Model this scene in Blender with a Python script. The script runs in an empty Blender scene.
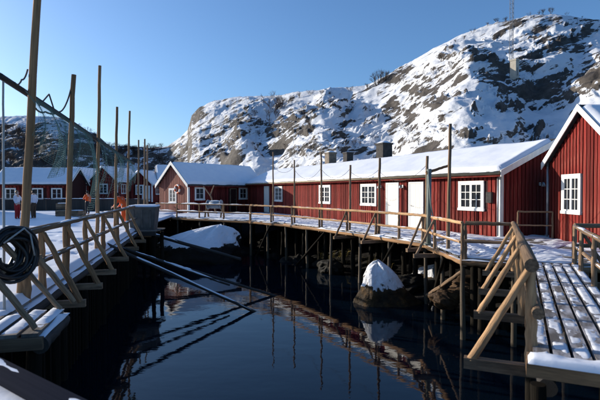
import bpy, bmesh, math, random
import numpy as np
from mathutils import Vector, Matrix, Quaternion

random.seed(7)
S = bpy.context.scene
C = S.collection
R = math.radians

# ------------------------------------------------------------------ camera
EYE, FPX, CX, HY = 1.65, 460.0, 300.0, 192.0
cam = bpy.data.cameras.new('camera'); cam_o = bpy.data.objects.new('camera', cam); C.objects.link(cam_o)
cam.sensor_width = 36.0; cam.lens = 36.0 * FPX / 600.0
cam.clip_start = 0.05; cam.clip_end = 3000
cam_o.location = (0, 0, EYE)
cam_o.rotation_euler = (math.pi / 2 - math.atan((200 - HY) / FPX), 0, 0)
cam.dof.use_dof = True; cam.dof.focus_distance = 17.0; cam.dof.aperture_fstop = 2.0
S.camera = cam_o

# ------------------------------------------------------------------ light
SUN_AZ, SUN_EL = -66.0, 14.0
w = bpy.data.worlds.new('World'); S.world = w; w.use_nodes = True
nt = w.node_tree; nt.nodes.clear()
sky = nt.nodes.new('ShaderNodeTexSky'); sky.sky_type = 'NISHITA'; sky.sun_disc = False
sky.sun_elevation = R(SUN_EL); sky.sun_rotation = R(SUN_AZ)
sky.altitude = 0; sky.air_density = 1.0; sky.dust_density = 1.2; sky.ozone_density = 5.5
bg = nt.nodes.new('ShaderNodeBackground'); bg.inputs['Strength'].default_value = 0.115
wo = nt.nodes.new('ShaderNodeOutputWorld')
nt.links.new(sky.outputs[0], bg.inputs[0]); nt.links.new(bg.outputs[0], wo.inputs[0])
sl = bpy.data.lights.new('sun', 'SUN'); sl.energy = 3.7; sl.angle = R(0.53); sl.color = (1.0, 0.90, 0.76)
so = bpy.data.objects.new('sun', sl); C.objects.link(so)
sdir = Vector((math.sin(R(SUN_AZ)) * math.cos(R(SUN_EL)), math.cos(R(SUN_AZ)) * math.cos(R(SUN_EL)), math.sin(R(SUN_EL))))
so.rotation_euler = (-sdir).to_track_quat('-Z', 'Y').to_euler(); so.location = sdir * 60
S.view_settings.view_transform = 'Standard'; S.view_settings.look = 'None'
S.view_settings.exposure = 0.8; S.view_settings.gamma = 1.0; S.view_settings.use_curve_mapping = False

# ------------------------------------------------------------------ helpers
Z = Vector((0, 0, 1))
WATER = -2.1
def P(px, py, z=0.0):
    """point at height z that photo pixel (px, py) looks at"""
    d = (EYE - z) * FPX / (py - HY)
    return Vector(((px - CX) / FPX * d, d, z))
def PD(px, py, d):
    return Vector(((px - CX) / FPX * d, d, EYE - (py - HY) * d / FPX))
def V2(p, z=0.0): return Vector((p[0], p[1], z))

def hashn(xi, yi, seed):
    h = (xi.astype(np.int64) * 374761393 + yi.astype(np.int64) * 668265263 + seed * 1274126177) & 0xffffffff
    h = ((h ^ (h >> 13)) * 1274126177) & 0xffffffff
    h = ((h ^ (h >> 16)) * 2246822519) & 0xffffffff
    return ((h ^ (h >> 15)) & 0xffffff) / float(0x1000000)
def vnoise(x, y, seed=0):
    x = np.asarray(x, float); y = np.asarray(y, float)
    xi = np.floor(x); yi = np.floor(y); fx = x - xi; fy = y - yi
    fx = fx * fx * fx * (fx * (fx * 6 - 15) + 10); fy = fy * fy * fy * (fy * (fy * 6 - 15) + 10)
    a = hashn(xi, yi, seed); b = hashn(xi + 1, yi, seed); c = hashn(xi, yi + 1, seed); d = hashn(xi + 1, yi + 1, seed)
    return (a * (1 - fx) + b * fx) * (1 - fy) + (c * (1 - fx) + d * fx) * fy
def fbm(x, y, seed=0, oct=4, gain=0.5):
    s = 0; a = 1; t = 0
    for o in range(oct):
        s = s + a * vnoise(np.asarray(x) * 2 ** o + 17.3 * o, np.asarray(y) * 2 ** o - 9.1 * o, seed + o); t += a; a *= gain
    return s / t

WM = {}
def link(o, parent=None, M=None):
    C.objects.link(o)
    M = M or Matrix.Identity(4)
    if parent is not None:
        o.parent = parent; o.matrix_parent_inverse = WM[parent.name].inverted()
    o.matrix_basis = M
    WM[o.name] = M.copy()
    return o
def tag(o, label=None, cat=None, group=None, kind=None):
    if label: o['label'] = label
    if cat: o['category'] = cat
    if group: o['group'] = group
    if kind: o['kind'] = kind
    return o
def thing(name, label, cat, loc=(0, 0, 0), group=None):
    o = bpy.data.objects.new(name, None); o.empty_display_size = 0.2
    link(o, None, Matrix.Translation(Vector(loc)))
    return tag(o, label, cat, group)

class MB:
    def __init__(s): s.v = []; s.f = []; s.sm = []
    def add(s, vs, fs, smooth=False):
        b = len(s.v); s.v += [tuple(v) for v in vs]; s.f += [tuple(i + b for i in f) for f in fs]; s.sm += [smooth] * len(fs)
    def box(s, c, x, y, z):
        """centre and three half-axis vectors"""
        c = Vector(c); x = Vector(x); y = Vector(y); z = Vector(z)
        vs = [c + x * i + y * j + z * k for k in (-1, 1) for j in (-1, 1) for i in (-1, 1)]
        s.add(vs, [(0, 2, 3, 1), (4, 5, 7, 6), (0, 1, 5, 4), (2, 6, 7, 3), (0, 4, 6, 2), (1, 3, 7, 5)])
    def bar(s, p0, p1, wd, ht, up=Z):
        p0 = Vector(p0); p1 = Vector(p1); d = p1 - p0
        side = d.cross(up)
        if side.length < 1e-5: side = d.cross(Vector((0, 1, 0)))
        side.normalize(); u = side.cross(d).normalized()
        s.box((p0 + p1) / 2, d / 2, side * wd / 2, u * ht / 2)
    def tube(s, pts, rad, n=6, cap=True, smooth=True):
        pts = [Vector(p) for p in pts]
        if not hasattr(rad, '__len__'): rad = [rad] * len(pts)
        vs = []; fs = []; prev = None
        for i, p in enumerate(pts):
            d = (pts[min(i + 1, len(pts) - 1)] - pts[max(i - 1, 0)])
            if d.length < 1e-9: d = Vector((0, 0, 1))
            d.normalize()
            a = prev if prev is not None else (Vector((1, 0, 0)) if abs(d.x) < 0.8 else Vector((0, 1, 0)))
            a = (a - d * a.dot(d)).normalized(); prev = a; b = d.cross(a)
            for k in range(n):
                t = 2 * math.pi * k / n
                vs.append(p + (a * math.cos(t) + b * math.sin(t)) * rad[i])
        for i in range(len(pts) - 1):
            for k in range(n):
                k2 = (k + 1) % n
                fs.append((i * n + k, i * n + k2, (i + 1) * n + k2, (i + 1) * n + k))
        s.add(vs, fs, smooth)
        if cap:
            b = len(s.v) - len(vs); e = len(s.v) - n
            s.f.append(tuple(range(b + n - 1, b - 1, -1))); s.f.append(tuple(range(e, e + n))); s.sm += [False, False]
    def mesh(s, name, mat=None):
        m = bpy.data.meshes.new(name); m.from_pydata(s.v, [], s.f); m.update()
        m.polygons.foreach_set('use_smooth', s.sm)
        if mat: m.materials.append(mat)
        return m
    def build(s, name, mat, parent=None, M=None):
        return link(bpy.data.objects.new(name, s.mesh(name, mat)), parent, M)

# ------------------------------------------------------------------ materials
def mat(name, c1, c2=None, scale=(3, 3, 3), rough=0.8, bump=0.0, bscale=None, rnd=0.0, spec=0.3, lo=0.35, hi=0.65, detail=5, c3=None, s3=1.5, t3=(0.5, 0.62), metallic=0):
    m = bpy.data.materials.new(name); m.use_nodes = True
    n = m.node_tree; b = n.nodes['Principled BSDF']
    b.inputs['Roughness'].default_value = rough; b.inputs['Specular IOR Level'].default_value = spec
    b.inputs['Metallic'].default_value = metallic
    tc = n.nodes.new('ShaderNodeTexCoord'); mp = n.nodes.new('ShaderNodeMapping')
    mp.inputs['Scale'].default_value = scale
    n.links.new(tc.outputs['Object'], mp.inputs[0])
    oi = n.nodes.new('ShaderNodeObjectInfo')
    off = n.nodes.new('ShaderNodeVectorMath'); off.operation = 'SCALE'; off.inputs['Scale'].default_value = 37.0
    cmb = n.nodes.new('ShaderNodeCombineXYZ')
    for k in range(3): n.links.new(oi.outputs['Random'], cmb.inputs[k])
    n.links.new(cmb.outputs[0], off.inputs[0]); n.links.new(off.outputs[0], mp.inputs['Location'])
    col = None
    c2 = c2 or c1
    nz = n.nodes.new('ShaderNodeTexNoise'); nz.inputs['Scale'].default_value = 1.0; nz.inputs['Detail'].default_value = detail; nz.inputs['Roughness'].default_value = 0.6
    n.links.new(mp.outputs[0], nz.inputs['Vector'])
    cr = n.nodes.new('ShaderNodeValToRGB'); cr.color_ramp.elements[0].position = lo; cr.color_ramp.elements[1].position = hi
    cr.color_ramp.elements[0].color = (*c1, 1); cr.color_ramp.elements[1].color = (*c2, 1)
    n.links.new(nz.outputs['Fac'], cr.inputs[0]); col = cr.outputs[0]
    if c3:
        n3 = n.nodes.new('ShaderNodeTexNoise'); n3.inputs['Scale'].default_value = s3; n3.inputs['Detail'].default_value = 6
        n.links.new(tc.outputs['Object'], n3.inputs['Vector'])
        r3 = n.nodes.new('ShaderNodeMapRange'); r3.inputs[1].default_value = t3[0]; r3.inputs[2].default_value = t3[1]
        n.links.new(n3.outputs['Fac'], r3.inputs[0])
        mx = n.nodes.new('ShaderNodeMix'); mx.data_type = 'RGBA'; mx.inputs['B'].default_value = (*c3, 1)
        n.links.new(r3.outputs[0], mx.inputs['Factor']); n.links.new(col, mx.inputs['A']); col = mx.outputs['Result']
    if rnd:
        mr = n.nodes.new('ShaderNodeMapRange'); mr.inputs[3].default_value = 1 - rnd; mr.inputs[4].default_value = 1 + rnd
        n.links.new(oi.outputs['Random'], mr.inputs[0])
        ml = n.nodes.new('ShaderNodeVectorMath'); ml.operation = 'SCALE'
        n.links.new(col, ml.inputs[0]); n.links.new(mr.outputs[0], ml.inputs['Scale']); col = ml.outputs[0]
    n.links.new(col, b.inputs['Base Color'])
    if bump:
        bp = n.nodes.new('ShaderNodeBump'); bp.inputs['Strength'].default_value = bump; bp.inputs['Distance'].default_value = 0.02
        src = nz
        if bscale:
            src = n.nodes.new('ShaderNodeTexNoise'); src.inputs['Scale'].default_value = bscale; src.inputs['Detail'].default_value = 5
            n.links.new(tc.outputs['Object'], src.inputs['Vector'])
        n.links.new(src.outputs['Fac'], bp.inputs['Height']); n.links.new(bp.outputs[0], b.inputs['Normal'])
    return m

M_log = mat('weathered_log', (0.37, 0.215, 0.11), (0.165, 0.10, 0.058), (1.6, 1.6, 2.5), 0.85, 0.8, rnd=0.25, spec=0.08)
M_newlog = mat('pale_new_log', (0.56, 0.345, 0.185), (0.31, 0.19, 0.105), (1.8, 1.8, 3.5), 0.8, 0.8, rnd=0.2, spec=0.1)
M_frost = mat('frosted_plank', (0.46, 0.45, 0.47), (0.15, 0.13, 0.115), (7, 7, 2.4), 0.75, 0.4, rnd=0.15, lo=.38, hi=.62)
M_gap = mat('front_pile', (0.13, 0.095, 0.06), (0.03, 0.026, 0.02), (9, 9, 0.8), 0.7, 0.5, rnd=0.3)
M_loggrey = mat('grey_log', (0.30, 0.20, 0.125), (0.12, 0.085, 0.058), (1.8, 1.8, 3.0), 0.85, 0.8, rnd=0.25, spec=0.1)
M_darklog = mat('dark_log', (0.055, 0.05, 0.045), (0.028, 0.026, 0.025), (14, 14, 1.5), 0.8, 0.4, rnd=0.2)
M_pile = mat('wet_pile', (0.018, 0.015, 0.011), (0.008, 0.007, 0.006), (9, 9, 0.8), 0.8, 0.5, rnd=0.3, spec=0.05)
M_plank = mat('grey_plank', (0.20, 0.175, 0.15), (0.10, 0.088, 0.078), (16, 16, 1.0), 0.8, 0.4, rnd=0.3)
M_snow = mat('snow', (0.80, 0.82, 0.86), (0.74, 0.77, 0.83), (2, 2, 2), 0.55, 0.25, bscale=9, spec=0.2)
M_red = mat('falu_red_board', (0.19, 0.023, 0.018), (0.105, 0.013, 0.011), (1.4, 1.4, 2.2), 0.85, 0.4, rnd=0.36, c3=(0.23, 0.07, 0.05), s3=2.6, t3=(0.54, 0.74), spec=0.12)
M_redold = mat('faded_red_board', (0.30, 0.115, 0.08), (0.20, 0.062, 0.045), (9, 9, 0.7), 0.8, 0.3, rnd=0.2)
M_reddark = mat('red_wall_sheet', (0.035, 0.007, 0.006), (0.025, 0.005, 0.004), (4, 4, 1), 0.85)
M_white = mat('white_paint', (0.80, 0.79, 0.74), (0.68, 0.66, 0.61), (6, 6, 1.5), 0.5, rnd=0.05)
M_door = mat('white_door', (0.74, 0.72, 0.66), (0.66, 0.63, 0.57), (6, 6, 1), 0.5)
M_glass = mat('window_glass', (0.012, 0.014, 0.018), (0.03, 0.035, 0.04), (1.5, 1.5, 1.5), 0.06, spec=0.6)
M_roof = mat('dark_roof', (0.035, 0.034, 0.035), (0.055, 0.052, 0.05), (3, 3, 3), 0.8)
M_gutter = mat('gutter', (0.34, 0.26, 0.15), (0.26, 0.20, 0.12), (3, 3, 3), 0.45)
M_conc = mat('grey_concrete', (0.12, 0.12, 0.115), (0.07, 0.07, 0.068), (2.5, 2.5, 2.5), 0.85, 0.3)
M_stone = mat('chimney_stone', (0.24, 0.19, 0.14), (0.12, 0.10, 0.085), (4, 4, 6), 0.9, 0.5)
M_brickdark = mat('chimney_dark', (0.06, 0.055, 0.052), (0.035, 0.032, 0.03), (5, 5, 8), 0.9, 0.5)
M_rubber = mat('black_hose', (0.012, 0.012, 0.013), (0.022, 0.022, 0.023), (5, 5, 5), 0.4)
M_rope = mat('rope', (0.12, 0.11, 0.09), (0.07, 0.065, 0.055), (20, 20, 20), 0.9)
M_ropepale = mat('pale_rope', (0.42, 0.42, 0.40), (0.30, 0.30, 0.29), (20, 20, 20), 0.8)
M_net = mat('net_twine', (0.15, 0.27, 0.245), (0.10, 0.19, 0.175), (3, 3, 3), 0.8)
M_teal = mat('teal_paint', (0.14, 0.18, 0.165), (0.22, 0.23, 0.20), (5, 5, 3), 0.6)
M_metal = mat('galvanised', (0.38, 0.39, 0.40), (0.28, 0.29, 0.30), (4, 4, 4), 0.45, metallic=0.6)
M_orange = mat('orange_cloth', (0.75, 0.10, 0.012), (0.65, 0.075, 0.01), (9, 9, 9), 0.7)
M_whitecloth = mat('white_cloth', (0.72, 0.71, 0.76), (0.62, 0.61, 0.67), (8, 8, 8), 0.8)
M_redcloth = mat('red_cloth', (0.35, 0.02, 0.02), (0.28, 0.015, 0.015), (8, 8, 8), 0.8)
M_navy = mat('dark_cloth', (0.018, 0.019, 0.024), (0.03, 0.031, 0.036), (8, 8, 8), 0.85)
M_brown = mat('brown_cloth', (0.09, 0.05, 0.028), (0.06, 0.035, 0.02), (8, 8, 8), 0.8)
M_skin = mat('skin', (0.55, 0.33, 0.24), (0.50, 0.29, 0.21), (8, 8, 8), 0.5)
M_hairl = mat('light_hair', (0.26, 0.16, 0.08), (0.18, 0.11, 0.055), (40, 40, 40), 0.6)
M_haird = mat('dark_hair', (0.03, 0.022, 0.016), (0.02, 0.015, 0.012), (40, 40, 40), 0.6)
M_twig = mat('bare_twig', (0.075, 0.05, 0.038), (0.05, 0.035, 0.028), (6, 6, 6), 0.9, rnd=0.3)
M_buoyw = mat('buoy_white', (0.75, 0.74, 0.70), (0.68, 0.67, 0.63), (5, 5, 5), 0.5)
M_buoyo = mat('buoy_orange', (0.70, 0.13, 0.025), (0.6, 0.1, 0.02), (5, 5, 5), 0.5)
M_drum = mat('drum_metal', (0.22, 0.26, 0.30), (0.32, 0.36, 0.40), (5, 5, 5), 0.5)
M_hut = mat('hut_render', (0.50, 0.46, 0.38), (0.40, 0.36, 0.30), (2, 2, 2), 0.9)
M_rust = mat('mast_steel', (0.20, 0.20, 0.20), (0.15, 0.15, 0.15), (2, 2, 2), 0.6)

def rock_material(name, snowy, ramp_lo, ramp_hi, nscale, rock_a, rock_b, rock_c, tide=-0.35, strata=0.0, bd=None, wetk=1.0, snowc=(0.80, 0.82, 0.86)):
    """snow lies where the surface is flat enough, bare rock elsewhere"""
    m = bpy.data.materials.new(name); m.use_nodes = True; n = m.node_tree; L = n.links
    b = n.nodes['Principled BSDF']; b.inputs['Specular IOR Level'].default_value = 0.2
    tc = n.nodes.new('ShaderNodeTexCoord'); ge = n.nodes.new('ShaderNodeNewGeometry')
    sx = n.nodes.new('ShaderNodeSeparateXYZ'); L.new(ge.outputs['Normal'], sx.inputs[0])
    def noise(sc, det=6, rg=0.6):
        q = n.nodes.new('ShaderNodeTexNoise'); q.inputs['Scale'].default_value = sc; q.inputs['Detail'].default_value = det; q.inputs['Roughness'].default_value = rg
        L.new(tc.outputs['Object'], q.inputs['Vector']); return q.outputs['Fac']
    def math_(op, a, c):
        q = n.nodes.new('ShaderNodeMath'); q.operation = op
        for i, v in enumerate((a, c)):
            if hasattr(v, 'links'): L.new(v, q.inputs[i])
            else: q.inputs[i].default_value = v
        return q.outputs[0]
    at = n.nodes.new('ShaderNodeAttribute'); at.attribute_name = 'rock'
    v = math_('ADD', sx.outputs['Z'], math_('MULTIPLY', math_('SUBTRACT', noise(nscale), 0.5), 0.55))
    v = math_('ADD', v, math_('MULTIPLY', math_('SUBTRACT', noise(nscale * 6), 0.5), 0.35))
    if strata:
        m1 = n.nodes.new('ShaderNodeMapping'); m1.inputs['Rotation'].default_value = (0, R(23), 0); L.new(tc.outputs['Object'], m1.inputs[0])
        m2 = n.nodes.new('ShaderNodeMapping'); m2.inputs['Scale'].default_value = (0.11, 0.17, 0.62); L.new(m1.outputs[0], m2.inputs[0])
        q = n.nodes.new('ShaderNodeTexNoise'); q.inputs['Scale'].default_value = 1.0; q.inputs['Detail'].default_value = 7; q.inputs['Roughness'].default_value = 0.68; L.new(m2.outputs[0], q.inputs['Vector'])
        v = math_('ADD', v, math_('MULTIPLY', math_('SUBTRACT', q.outputs['Fac'], 0.50), strata))
        m3 = n.nodes.new('ShaderNodeMapping'); m3.inputs['Scale'].default_value = (0.34, 0.5, 2.1); L.new(m1.outputs[0], m3.inputs[0])
        q3 = n.nodes.new('ShaderNodeTexNoise'); q3.inputs['Scale'].default_value = 1.0; q3.inputs['Detail'].default_value = 6; q3.inputs['Roughness'].default_value = 0.7; L.new(m3.outputs[0], q3.inputs['Vector'])
        v = math_('ADD', v, math_('MULTIPLY', math_('SUBTRACT', q3.outputs['Fac'], 0.50), strata * 0.75)); st_out = math_('ADD', math_('MULTIPLY', q.outputs['Fac'], 0.5), math_('MULTIPLY', q3.outputs['Fac'], 0.5))
    v = math_('SUBTRACT', v, math_('MULTIPLY', at.outputs['Fac'], 1.0))
    v = math_('ADD', v, snowy)
    pz = n.nodes.new('ShaderNodeSeparateXYZ'); L.new(ge.outputs['Position'], pz.inputs[0])
    tl = n.nodes.new('ShaderNodeMapRange'); tl.inputs[1].default_value = tide - 0.12; tl.inputs[2].default_value = tide + 0.12; tl.inputs[3].default_value = -2.0; tl.inputs[4].default_value = 0.0
    L.new(math_('ADD', pz.outputs['Z'], math_('MULTIPLY', math_('SUBTRACT', noise(2.0), 0.5), 0.8)), tl.inputs[0])
    v = math_('ADD', v, tl.outputs[0])
    mr = n.nodes.new('ShaderNodeMapRange'); mr.inputs[1].default_value = ramp_lo; mr.inputs[2].default_value = ramp_hi; L.new(v, mr.inputs[0])
    cr = n.nodes.new('ShaderNodeValToRGB'); e = cr.color_ramp.elements
    e[0].position = 0.34; e[0].color = (*rock_a, 1); e[1].position = 0.7; e[1].color = (*rock_b, 1)
    q = e.new(0.52); q.color = (*rock_c, 1)
    L.new(noise(nscale * 2.3, 8, 0.7) if not strata else math_('ADD', math_('MULTIPLY', st_out, 0.6), math_('MULTIPLY', noise(nscale * 6, 8, 0.75), 0.4)), cr.inputs[0])
    wet = n.nodes.new('ShaderNodeMapRange'); wet.inputs[1].default_value = -2.0; wet.inputs[2].default_value = 0.0; wet.inputs[3].default_value = wetk; wet.inputs[4].default_value = 1.0
    L.new(tl.outputs[0], wet.inputs[0])
    wm = n.nodes.new('ShaderNodeVectorMath'); wm.operation = 'SCALE'; L.new(cr.outputs[0], wm.inputs[0]); L.new(wet.outputs[0], wm.inputs['Scale'])
    mx = n.nodes.new('ShaderNodeMix'); mx.data_type = 'RGBA'
    L.new(mr.outputs[0], mx.inputs['Factor']); L.new(wm.outputs[0], mx.inputs['A']); mx.inputs['B'].default_value = (*snowc, 1)
    L.new(mx.outputs['Result'], b.inputs['Base Color']); b.inputs['Roughness'].default_value = 0.75
    bp = n.nodes.new('ShaderNodeBump'); bp.inputs['Strength'].default_value = 0.6; bp.inputs['Distance'].default_value = bd or (0.12 if nscale < 0.6 else 0.05)
    L.new(noise(nscale * 5, 8, 0.65) if not strata else math_('ADD', st_out, math_('MULTIPLY', noise(nscale * 7, 8, 0.65), 0.5)), bp.inputs['Height']); L.new(bp.outputs[0], b.inputs['Normal'])
    return m
M_hill = rock_material('hill_snow_and_rock', 0.0, 0.42, 0.50, 0.22, (0.018, 0.016, 0.015), (0.20, 0.17, 0.14), (0.075, 0.064, 0.054), -0.35, 2.1, 0.40, 0.07, (0.66, 0.68, 0.71))
M_boulder = rock_material('snow_capped_boulder', 0.30, 0.42, 0.54, 1.3, (0.022, 0.018, 0.013), (0.22, 0.12, 0.04), (0.07, 0.045, 0.022), -1.62, 0, 0.16, 0.5)
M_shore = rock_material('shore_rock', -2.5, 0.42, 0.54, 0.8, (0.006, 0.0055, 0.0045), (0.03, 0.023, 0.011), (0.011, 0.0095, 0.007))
M_ochre = rock_material('ochre_rock', -2.5, 0.42, 0.54, 1.2, (0.03, 0.018, 0.01), (0.13, 0.07, 0.03), (0.06, 0.034, 0.016))

def water_material():
    m = bpy.data.materials.new('sea_water'); m.use_nodes = True; n = m.node_tree
    b = n.nodes['Principled BSDF']; b.inputs['Base Color'].default_value = (0.0018, 0.0055, 0.011, 1)
    b.inputs['Roughness'].default_value = 0.03; b.inputs['IOR'].default_value = 1.33
    tc = n.nodes.new('ShaderNodeTexCoord'); mp = n.nodes.new('ShaderNodeMapping'); mp.inputs['Scale'].default_value = (1.0, 1.6, 1)
    n.links.new(tc.outputs['Object'], mp.inputs[0])
    a = n.nodes.new('ShaderNodeTexNoise'); a.inputs['Scale'].default_value = 1.1; a.inputs['Detail'].default_value = 4; n.links.new(mp.outputs[0], a.inputs['Vector'])
    bp = n.nodes.new('ShaderNodeBump'); bp.inputs['Strength'].default_value = 0.05; bp.inputs['Distance'].default_value = 0.10
    n.links.new(a.outputs['Fac'], bp.inputs['Height']); n.links.new(bp.outputs[0], b.inputs['Normal'])
    return m
M_water = water_material()
M_kerbshade = mat('shade_toned_kerb', (0.008, 0.011, 0.022), (0.013, 0.016, 0.028), (8, 8, 1), 0.9, spec=0.02)  # near-black blue: the shade lying on the kerb is put into its colour

# ------------------------------------------------------------------ the lie of the land
LW0 = Vector((7.3, 16.7)); LWD = Vector((-0.438, 0.899)); LWN = Vector((-0.899, -0.438))   # long red row: right front corner, run, outward normal
SKY_X = [-200, -60, 0, 30, 60, 75, 95, 110, 130, 150, 168, 180, 188, 192, 200, 215, 230, 262, 290, 320, 345, 365, 385, 400, 420, 440, 462, 480, 497, 515, 540, 555, 600, 660, 760, 900]
SKY_Y = [112, 112, 117, 116, 117, 128, 133, 146, 146, 148, 146, 138, 130, 116, 108, 101, 98, 97, 93, 91, 89, 86, 77, 67, 57, 47, 36, 28, 22, 18, 14, 13, 20, 34, 62, 100]
def land(x, y):
    """terrain height, and the share of bare rock, at ground points"""
    az = np.arctan2(x, y); r = np.hypot(x, y)
    px = CX + FPX * np.tan(np.clip(az, -1.2, 1.2))
    skyy = np.interp(px, SKY_X, SKY_Y)
    crest_d = np.interp(px, [-200, 100, 165, 190, 240, 300, 380, 460, 560, 700], [210, 190, 180, 165, 150, 128, 112, 100, 88, 80])  # depth along the view axis
    den = 0.899 * np.sin(az) + 0.438 * np.cos(az)
    rf = np.where(den > 0.05, 20.6 / np.maximum(den, 0.05), 400)
    rf = np.minimum(rf, 74)
    rc = crest_d / np.maximum(np.cos(az), 0.35)
    zc = (HY - skyy) / FPX * crest_d + EYE
    s1 = 0.899 * (x - 7.3) + 0.438 * (y - 16.7) + 2.2
    s2 = (y - 33.0) + 0.15 * x
    s = np.maximum(s1, s2)
    nz = fbm(x * 0.35, y * 0.35, 3, 4) - 0.5
    shore = np.interp(s + nz * 2.0, [-6, -2.5, 0, 3, 7, 30], [-4.5, -3.2, -2.0, -1.0, -0.55, 0.1]) + nz * 0.7
    u = (r - rf) / (rc - rf)
    uc = np.clip(u, 0, 1)
    g = 0.82 * uc + 0.18 * uc * uc
    lobe = fbm(px / 70.0, uc * 2.2 + 5, 21, 3) - 0.5
    rise = (zc - 0.1) * g * (1 + 0.55 * lobe * (1 - uc) * 1.6 * np.clip(uc * 4, 0, 1))
    pw_ = px + 34 * (fbm(x * 0.03 + 7, y * 0.03, 81, 3) - 0.5) * 2
    spur = 0
    for c_, w_, a_ in ((255, 20, 2.2), (338, 24, 3.0), (455, 34, 3.2), (560, 40, -2.2), (395, 16, -1.6), (288, 14, -1.6)):
        spur = spur + a_ * np.exp(-((pw_ - c_) / w_) ** 2)
    rise = rise + spur * np.sin(np.pi * np.clip(uc * 0.97, 0, 1)) ** 0.9
    over = np.clip(u - 1, 0, None) * (rc - rf)
    rise = rise - over * 0.35 - over * over * 0.002
    # strata: ledges that climb to the right, warped
    wx = 5.0 * (fbm(x * 0.05, y * 0.05, 31, 3) - 0.5); wy = 5.0 * (fbm(x * 0.05 + 40, y * 0.05, 32, 3) - 0.5)
    al = 0.92 * (x + wx) + 0.39 * rise; ac = 0.92 * (rise + wy) - 0.39 * x
    env = np.clip(uc * 6, 0, 1) * np.clip((1.02 - u) * 7, 0.12, 1)
    t = 0
    for h, a, sd in ((7.0, 2.0, 51), (3.1, 0.95, 52), (1.5, 0.60, 53)):
        ph = ac / h + 1.7 * (fbm(al * 0.55 / h, y * 0.3 / h, sd, 4) - 0.5)
        fr = ph - np.floor(ph); k = hashn(np.floor(ph), np.floor(ph * 0), sd + 4)
        loc = np.clip((fbm(al * 0.09, ac * 0.16 + np.floor(ph) * 7.1, sd + 9, 3) - 0.40) * 5, 0.0, 1.2)
        t = t + a * loc * (np.where(fr < 0.74, fr * 0.30 / 0.74, 0.30 + (fr - 0.74) * 0.70 / 0.26) - fr)
    amp = env
    reg = np.clip((fbm(x * 0.035 + 3, rise * 0.06 + y * 0.02, 71, 3) - 0.40) * 4, 0, 1)
    n5 = fbm(al * 0.16, ac * 0.62, 72, 6, 0.62)
    n6 = fbm(al * 0.55, ac * 1.5, 73, 4, 0.6)
    outc = np.clip((0.62 * n5 + 0.38 * n6 - 0.565 + 0.05 * reg) * 11, 0, 1) * np.clip(uc * 8, 0, 1)
    bump = (fbm(x * 0.10, y * 0.10, 61, 4) - 0.5) * 3.0 + (fbm(al * 0.5, ac * 0.9, 62, 3) - 0.5) * 0.45 + outc * 0.55 + (fbm(al * 0.9, ac * 2.2, 63, 4, 0.6) - 0.5) * 0.8 * outc
    hill = np.where(u > 0, rise + (t * amp * 1.5 + bump) * env, 0)
    z = shore + np.where(u > 0, np.maximum(hill, -0.2), 0) * 1.0
    # bare cliffs and screes, where the photograph shows them
    py = HY - (z - EYE) / np.maximum(y, 1) * FPX
    rock = outc * 0.40 + 0.18 * reg - 0.04
    brk = np.clip((fbm(al * 0.22, ac * 0.7, 74, 5, 0.6) - 0.36) * 6, 0, 1.15)
    for (bx, by, rx, ry, k) in ROCKS:
        e = ((px - bx) / rx) ** 2 + ((py - by) / ry) ** 2
        rock = np.maximum(rock, (0.75 * k + .20) * np.exp(-e * e) * (0.40 + 0.60 * brk))
    return z, rock
ROCKS = [(392, 116, 9, 20, .5), (410, 120, 6, 10, .4), (446, 78, 26, 8, .34), (505, 76, 32, 11, .42), (540, 90, 26, 11, .42), (562, 45, 22, 9, .40),
         (592, 74, 14, 22, .5), (515, 24, 24, 5, .45), (250, 120, 14, 8, .35), (303, 130, 13, 6, .38), (340, 134, 16, 7, .40), (198, 113, 8, 12, .55),
         (226, 156, 18, 9, .5), (280, 151, 22, 6, .36), (385, 80, 16, 4, .35), (300, 112, 20, 3, .2), (430, 150, 22, 5, .35), (470, 140, 20, 5, .2), (560, 20, 60, 4, .2),
         (140, 157, 42, 16, .8), (95, 152, 60, 24, .9), (20, 152, 80, 26, .9), (540, 60, 50, 5, .25), (480, 50, 18, 5, .28), (420, 92, 16, 4, .25), (355, 150, 20, 5, .3)]

def build_ground():
    az = np.concatenate([np.linspace(R(-80), R(-36), 120)[:-1], np.linspace(R(-36), R(38), 900), np.linspace(R(38), R(75), 110)[1:]])
    rr = np.concatenate([np.linspace(9, 40, 90)[:-1], 40 * (260 / 40) ** np.linspace(0, 1, 430)])
    A, Rr = np.meshgrid(az, rr, indexing='ij')
    X = Rr * np.sin(A); Y = Rr * np.cos(A)
    Zz, rock = land(X, Y)
    na, nr = A.shape
    co = np.stack([X, Y, Zz], -1).reshape(-1, 3)
    i, j = np.meshgrid(np.arange(na - 1), np.arange(nr - 1), indexing='ij')
    a = (i * nr + j).ravel()
    q = np.stack([a, a + 1, a + nr + 1, a + nr], -1)
    m = bpy.data.meshes.new('hillside')
    m.vertices.add(len(co)); m.vertices.foreach_set('co', co.ravel())
    m.loops.add(q.size); m.loops.foreach_set('vertex_index', q.ravel())
    m.polygons.add(len(q)); m.polygons.foreach_set('loop_start', np.arange(0, q.size, 4)); m.polygons.foreach_set('loop_total', np.full(len(q), 4))
    at = m.attributes.new('rock', 'FLOAT', 'POINT'); at.data.foreach_set('value', rock.ravel())
    m.update(calc_edges=True); m.validate()
    m.polygons.foreach_set('use_smooth', np.ones(len(q), bool))
    m.materials.append(M_hill)
    o = link(bpy.data.objects.new('hillside', m))
    if m.polygons[0].normal.z < 0: m.flip_normals()
    tag(o, kind='structure')
build_ground()
def ground_z(x, y):
    z, _ = land(np.array([float(x)]), np.array([float(y)])); return float(z[0])

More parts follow.
